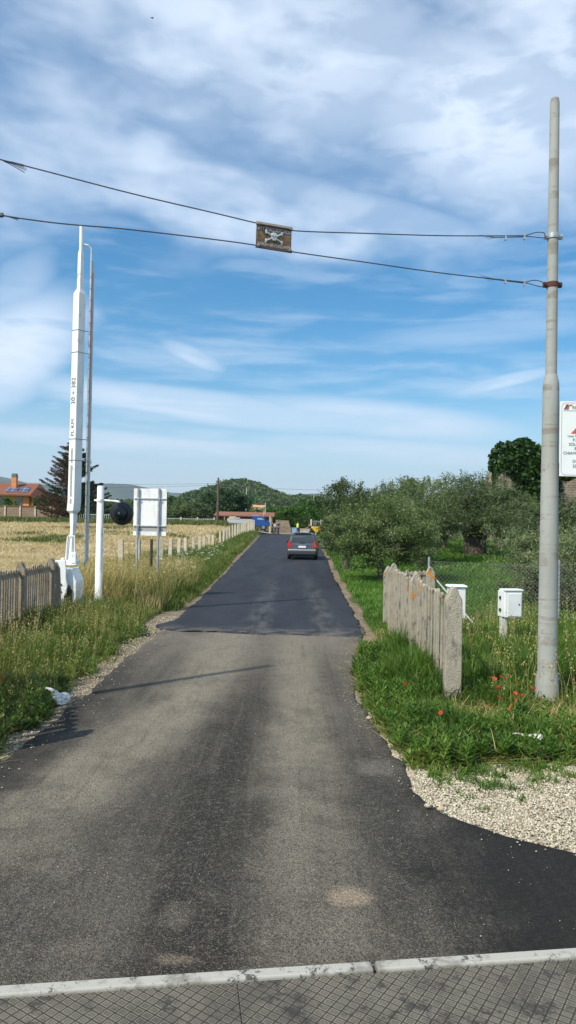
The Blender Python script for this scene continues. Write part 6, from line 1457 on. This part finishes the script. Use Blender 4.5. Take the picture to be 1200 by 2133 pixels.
# yellow road roller / compactor near the grove
MY = 99.0; mq = at(658, 1114, MY); mz = float(Zt(mq.x, MY)) + .06; yl = simple('machine_yellow', (.72, .47, .02), .4, 0, .1, 3)
mc = empty('road_roller', (mq.x, MY, mz), .15, 'small yellow road machine at the bend beside the leaning worker', 'road roller')
m = MB(); m.prism([(-.65, .35), (-.72, .75), (-.55, 1.15), (.45, 1.15), (.65, .85), (.65, .35)], 'y', -.5, .5); bd = m.build('body', yl, mc, bevel=.06)
for xx in (-.55, .5): e = MB(); e.tube([(xx, -.55, .33), (xx, .55, .33)], .33, 20); e.build('drum', dark_steel, mc, smooth='auto')
m = MB(); m.box((.05, 0, 1.25), (.45, .45, .14)); m.box((.28, 0, 1.5), (.08, .42, .45)); m.build('seat', black_m, mc, bevel=.02)
m = MB()
for s in (-1, 1): m.tube([(-.5, s * .45, 1.1), (-.4, s * .45, 1.9), (.4, s * .45, 1.9), (.5, s * .45, 1.1)], .03, 6)
m.build('roll_bar', black_m, mc); m = MB(); m.tube([(-.3, 0, 1.15), (-.2, 0, 1.45)], .02, 6); m.tube([(-.2, -.15, 1.45), (-.2, .15, 1.45)], .02, 6); m.build('steering_lever', black_m, mc)

# ================================================================== PEOPLE (continuous skinned bodies)
def skinmesh(name, V, E, Rr, mat, parent, lv=1):
    me = bpy.data.meshes.new(name); me.from_pydata([tuple(v) for v in V], E, []); me.update()
    o = link(name, me, mat, parent); sm = o.modifiers.new('skin', 'SKIN'); sm.use_smooth_shade = True
    if not me.skin_vertices: 
        import bmesh
        bm = bmesh.new(); bm.from_mesh(me); bm.verts.layers.skin.verify(); bm.to_mesh(me); bm.free()
    for i, rr_ in enumerate(Rr): me.skin_vertices[0].data[i].radius = (rr_, rr_) if not hasattr(rr_, '__len__') else rr_
    me.skin_vertices[0].data[0].use_root = True
    s = o.modifiers.new('sub', 'SUBSURF'); s.levels = lv; s.render_levels = lv
    return o
def person(px, pyf, Y, face, lab, top, trou, hair, arms, H=1.75, lean=0.0, vest=None, legs=.14, cat='person'):
    q = at(px, pyf, Y); zb = float(Zt(q.x, Y)) + .06; k = H / 1.75
    rt = empty('person', (q.x, Y, zb), face, lab, 'person'); rt.scale = (k, k, k)
    def L(x, y, z):     # lean the trunk forward (towards -y local) above the hips
        if z > .95: dz = z - .95; return Vector((x, y - math.sin(lean) * dz, .95 + math.cos(lean) * dz))
        return Vector((x, y, z))
    V = [L(0, 0, .95), L(0, 0, 1.15), L(0, 0, 1.36), L(0, 0, 1.47), L(0, -.01, 1.54), L(0, -.015, 1.64), L(0, -.01, 1.72)]
    R_ = [(.15, .11), (.135, .10), (.16, .105), (.07, .07), (.056, .058), (.078, .095), (.055, .065)]; E = [(0, 1), (1, 2), (2, 3), (3, 4), (4, 5), (5, 6)]
    jn = {}
    for si, s in enumerate((-1, 1)):
        b = len(V); V += [Vector((s * .10, 0, .88)), Vector((s * (.10 + legs * .3), -.02, .50)), Vector((s * (.10 + legs * .5), .02, .09)), Vector((s * (.10 + legs * .5), -.13, .04))]; R_ += [.085, .062, .045, .038]; E += [(0, b), (b, b + 1), (b + 1, b + 2), (b + 2, b + 3)]
        el, ha = arms[si]; b = len(V); sh_ = L(s * .19, 0, 1.40); elv = sh_ + Vector(el); hav = elv + Vector(ha); V += [sh_, elv, hav]; R_ += [.056, .042, .030]; E += [(2, b), (b, b + 1), (b + 1, b + 2)]
        dh = Vector(ha).normalized(); sd = dh.cross(Vector((0, 1, .01))).normalized(); pal = len(V); V.append(hav + dh * .05); R_.append((.036, .020)); E.append((b + 2, pal))
        for f in range(4):
            c0 = len(V); off = sd * (.026 * (1.5 - f) * .7); ln = (.085, .095, .088, .068)[f]; V += [hav + dh * .095 + off, hav + dh * (.095 + ln * .55) + off + Vector((0, -.01, -.01)), hav + dh * (.095 + ln * .95) + off + Vector((0, -.025, -.02))]; R_ += [.0095, .0085, .0075]; E += [(pal, c0), (c0, c0 + 1), (c0 + 1, c0 + 2)]
        c0 = len(V); V += [hav + dh * .04 + sd * .045 * -s, hav + dh * .085 + sd * .06 * -s]; R_ += [.011, .009]; E += [(pal, c0), (c0, c0 + 1)]; jn[s] = (sh_, elv, hav)
    b = len(V); V += [L(0, -.115, 1.625)]; R_ += [.014]; E += [(5, b)]
    skinmesh('body', V, E, R_, skin_m, rt)
    # shirt with sleeves
    V2 = [L(0, 0, .93), L(0, 0, 1.15), L(0, 0, 1.36), L(0, 0, 1.46)]; R2 = [(.168, .128), (.152, .118), (.178, .123), (.085, .085)]; E2 = [(0, 1), (1, 2), (2, 3)]
    for s in (-1, 1):
        b = len(V2); sh_, elv, hav = jn[s]; V2 += [sh_, elv, elv.lerp(hav, .75)]; R2 += [.070, .056, .046]; E2 += [(2, b), (b, b + 1), (b + 1, b + 2)]
    skinmesh('shirt', V2, E2, R2, top, rt)
    if vest: skinmesh('vest', [L(0, 0, .86), L(0, 0, 1.15), L(0, 0, 1.38), L(0, 0, 1.46)], [(0, 1), (1, 2), (2, 3)], [(.19, .145), (.175, .135), (.205, .138), (.10, .10)], vest, rt)
    V3 = [Vector((0, 0, .97))]; R3 = [(.165, .125)]; E3 = []
    for s in (-1, 1): b = len(V3); V3 += [Vector((s * .10, 0, .86)), Vector((s * (.10 + legs * .3), -.02, .50)), Vector((s * (.10 + legs * .5), .02, .10))]; R3 += [.105, .080, .068]; E3 += [(0, b), (b, b + 1), (b + 1, b + 2)]
    skinmesh('trousers', V3, E3, R3, trou, rt)
    for s in (-1, 1): m = MB(); m.box((s * (.10 + legs * .5), -.05, .045), (.10, .27, .09)); m.build('shoe', black_m, rt, bevel=.03)
    c = L(0, .01, 1.70); m = MB(); m.ball(c, (.088, .105, .085), 12, 8); m.build('hair', hair, rt, smooth=True)
    for s in (-1, 1): m = MB(); m.ball(L(s * .032, -.088, 1.645), (.012, .008, .009), 6, 4); m.build('eye', black_m, rt)
    m = MB(); m.box(L(0, -.095, 1.585), (.045, .012, .010)); m.build('mouth', simple('lips', (.30, .10, .08), .6), rt)
    for s in (-1, 1): m = MB(); m.ball(L(s * .082, 0, 1.635), (.012, .020, .032), 6, 5); m.build('ear', skin_m, rt)
    return rt
navy = simple('navy_cloth', (.018, .025, .055), .9); blackc = simple('black_cloth', (.02, .02, .022), .9); greyc = simple('grey_cloth', (.13, .14, .14), .9); whitec = simple('white_cloth', (.70, .72, .72), .8); hairm = simple('dark_hair', (.03, .022, .016), .7); vestm = simple('hi_vis_yellow', (.62, .85, .04), .6); dkgreen = simple('olive_cloth', (.09, .08, .05), .9)
dn = ((-.04, 0, -.27), (.0, -.06, -.25)); dn2 = ((.04, 0, -.27), (0, -.06, -.25)); fd = ((-.06, -.06, -.25), (.12, -.18, .04)); fd2 = ((.06, -.06, -.25), (-.12, -.18, .04))
person(567, 1113, 103, 1.4, 'person in black resting an arm on the gate post, leftmost of the standing group', blackc, blackc, hairm, (dn, ((.05, -.12, -.2), (.0, -.24, .06))), 1.66)
person(573, 1113, 102, -2.6, 'person in white top and grey trousers, middle of the standing group', whitec, greyc, hairm, (fd, fd2), 1.62)
person(579.5, 1113, 101.5, 1.9, 'tall person in dark blue, rightmost of the standing group by the brick pier', navy, navy, hairm, (dn, fd2), 1.84)
person(620, 1112, 100, 2.9, 'road worker in yellow high-visibility vest seen beyond the car roof', navy, navy, hairm, (fd, fd2), 1.78, 0, vestm)
person(648, 1114, 98, -1.2, 'person in dark trousers leaning towards the yellow machine', dkgreen, blackc, hairm, (((-.02, -.18, -.20), (.0, -.22, -.10)), ((.02, -.18, -.20), (0, -.22, -.10))), 1.72, .55)
m = MB(); q = at(613, 1113, 100); m.box((0, 0, .45), (.65, .5, .9)); m.box((0, 0, .92), (.7, .55, .05)); o = m.build('drum_bin', simple('pale_blue_bin', (.25, .38, .52), .5), loc=(q.x, 100, float(Zt(q.x, 100)) + .06), bevel=.03); tag(o, 'pale blue bin standing just left of the worker in the vest', 'bin')
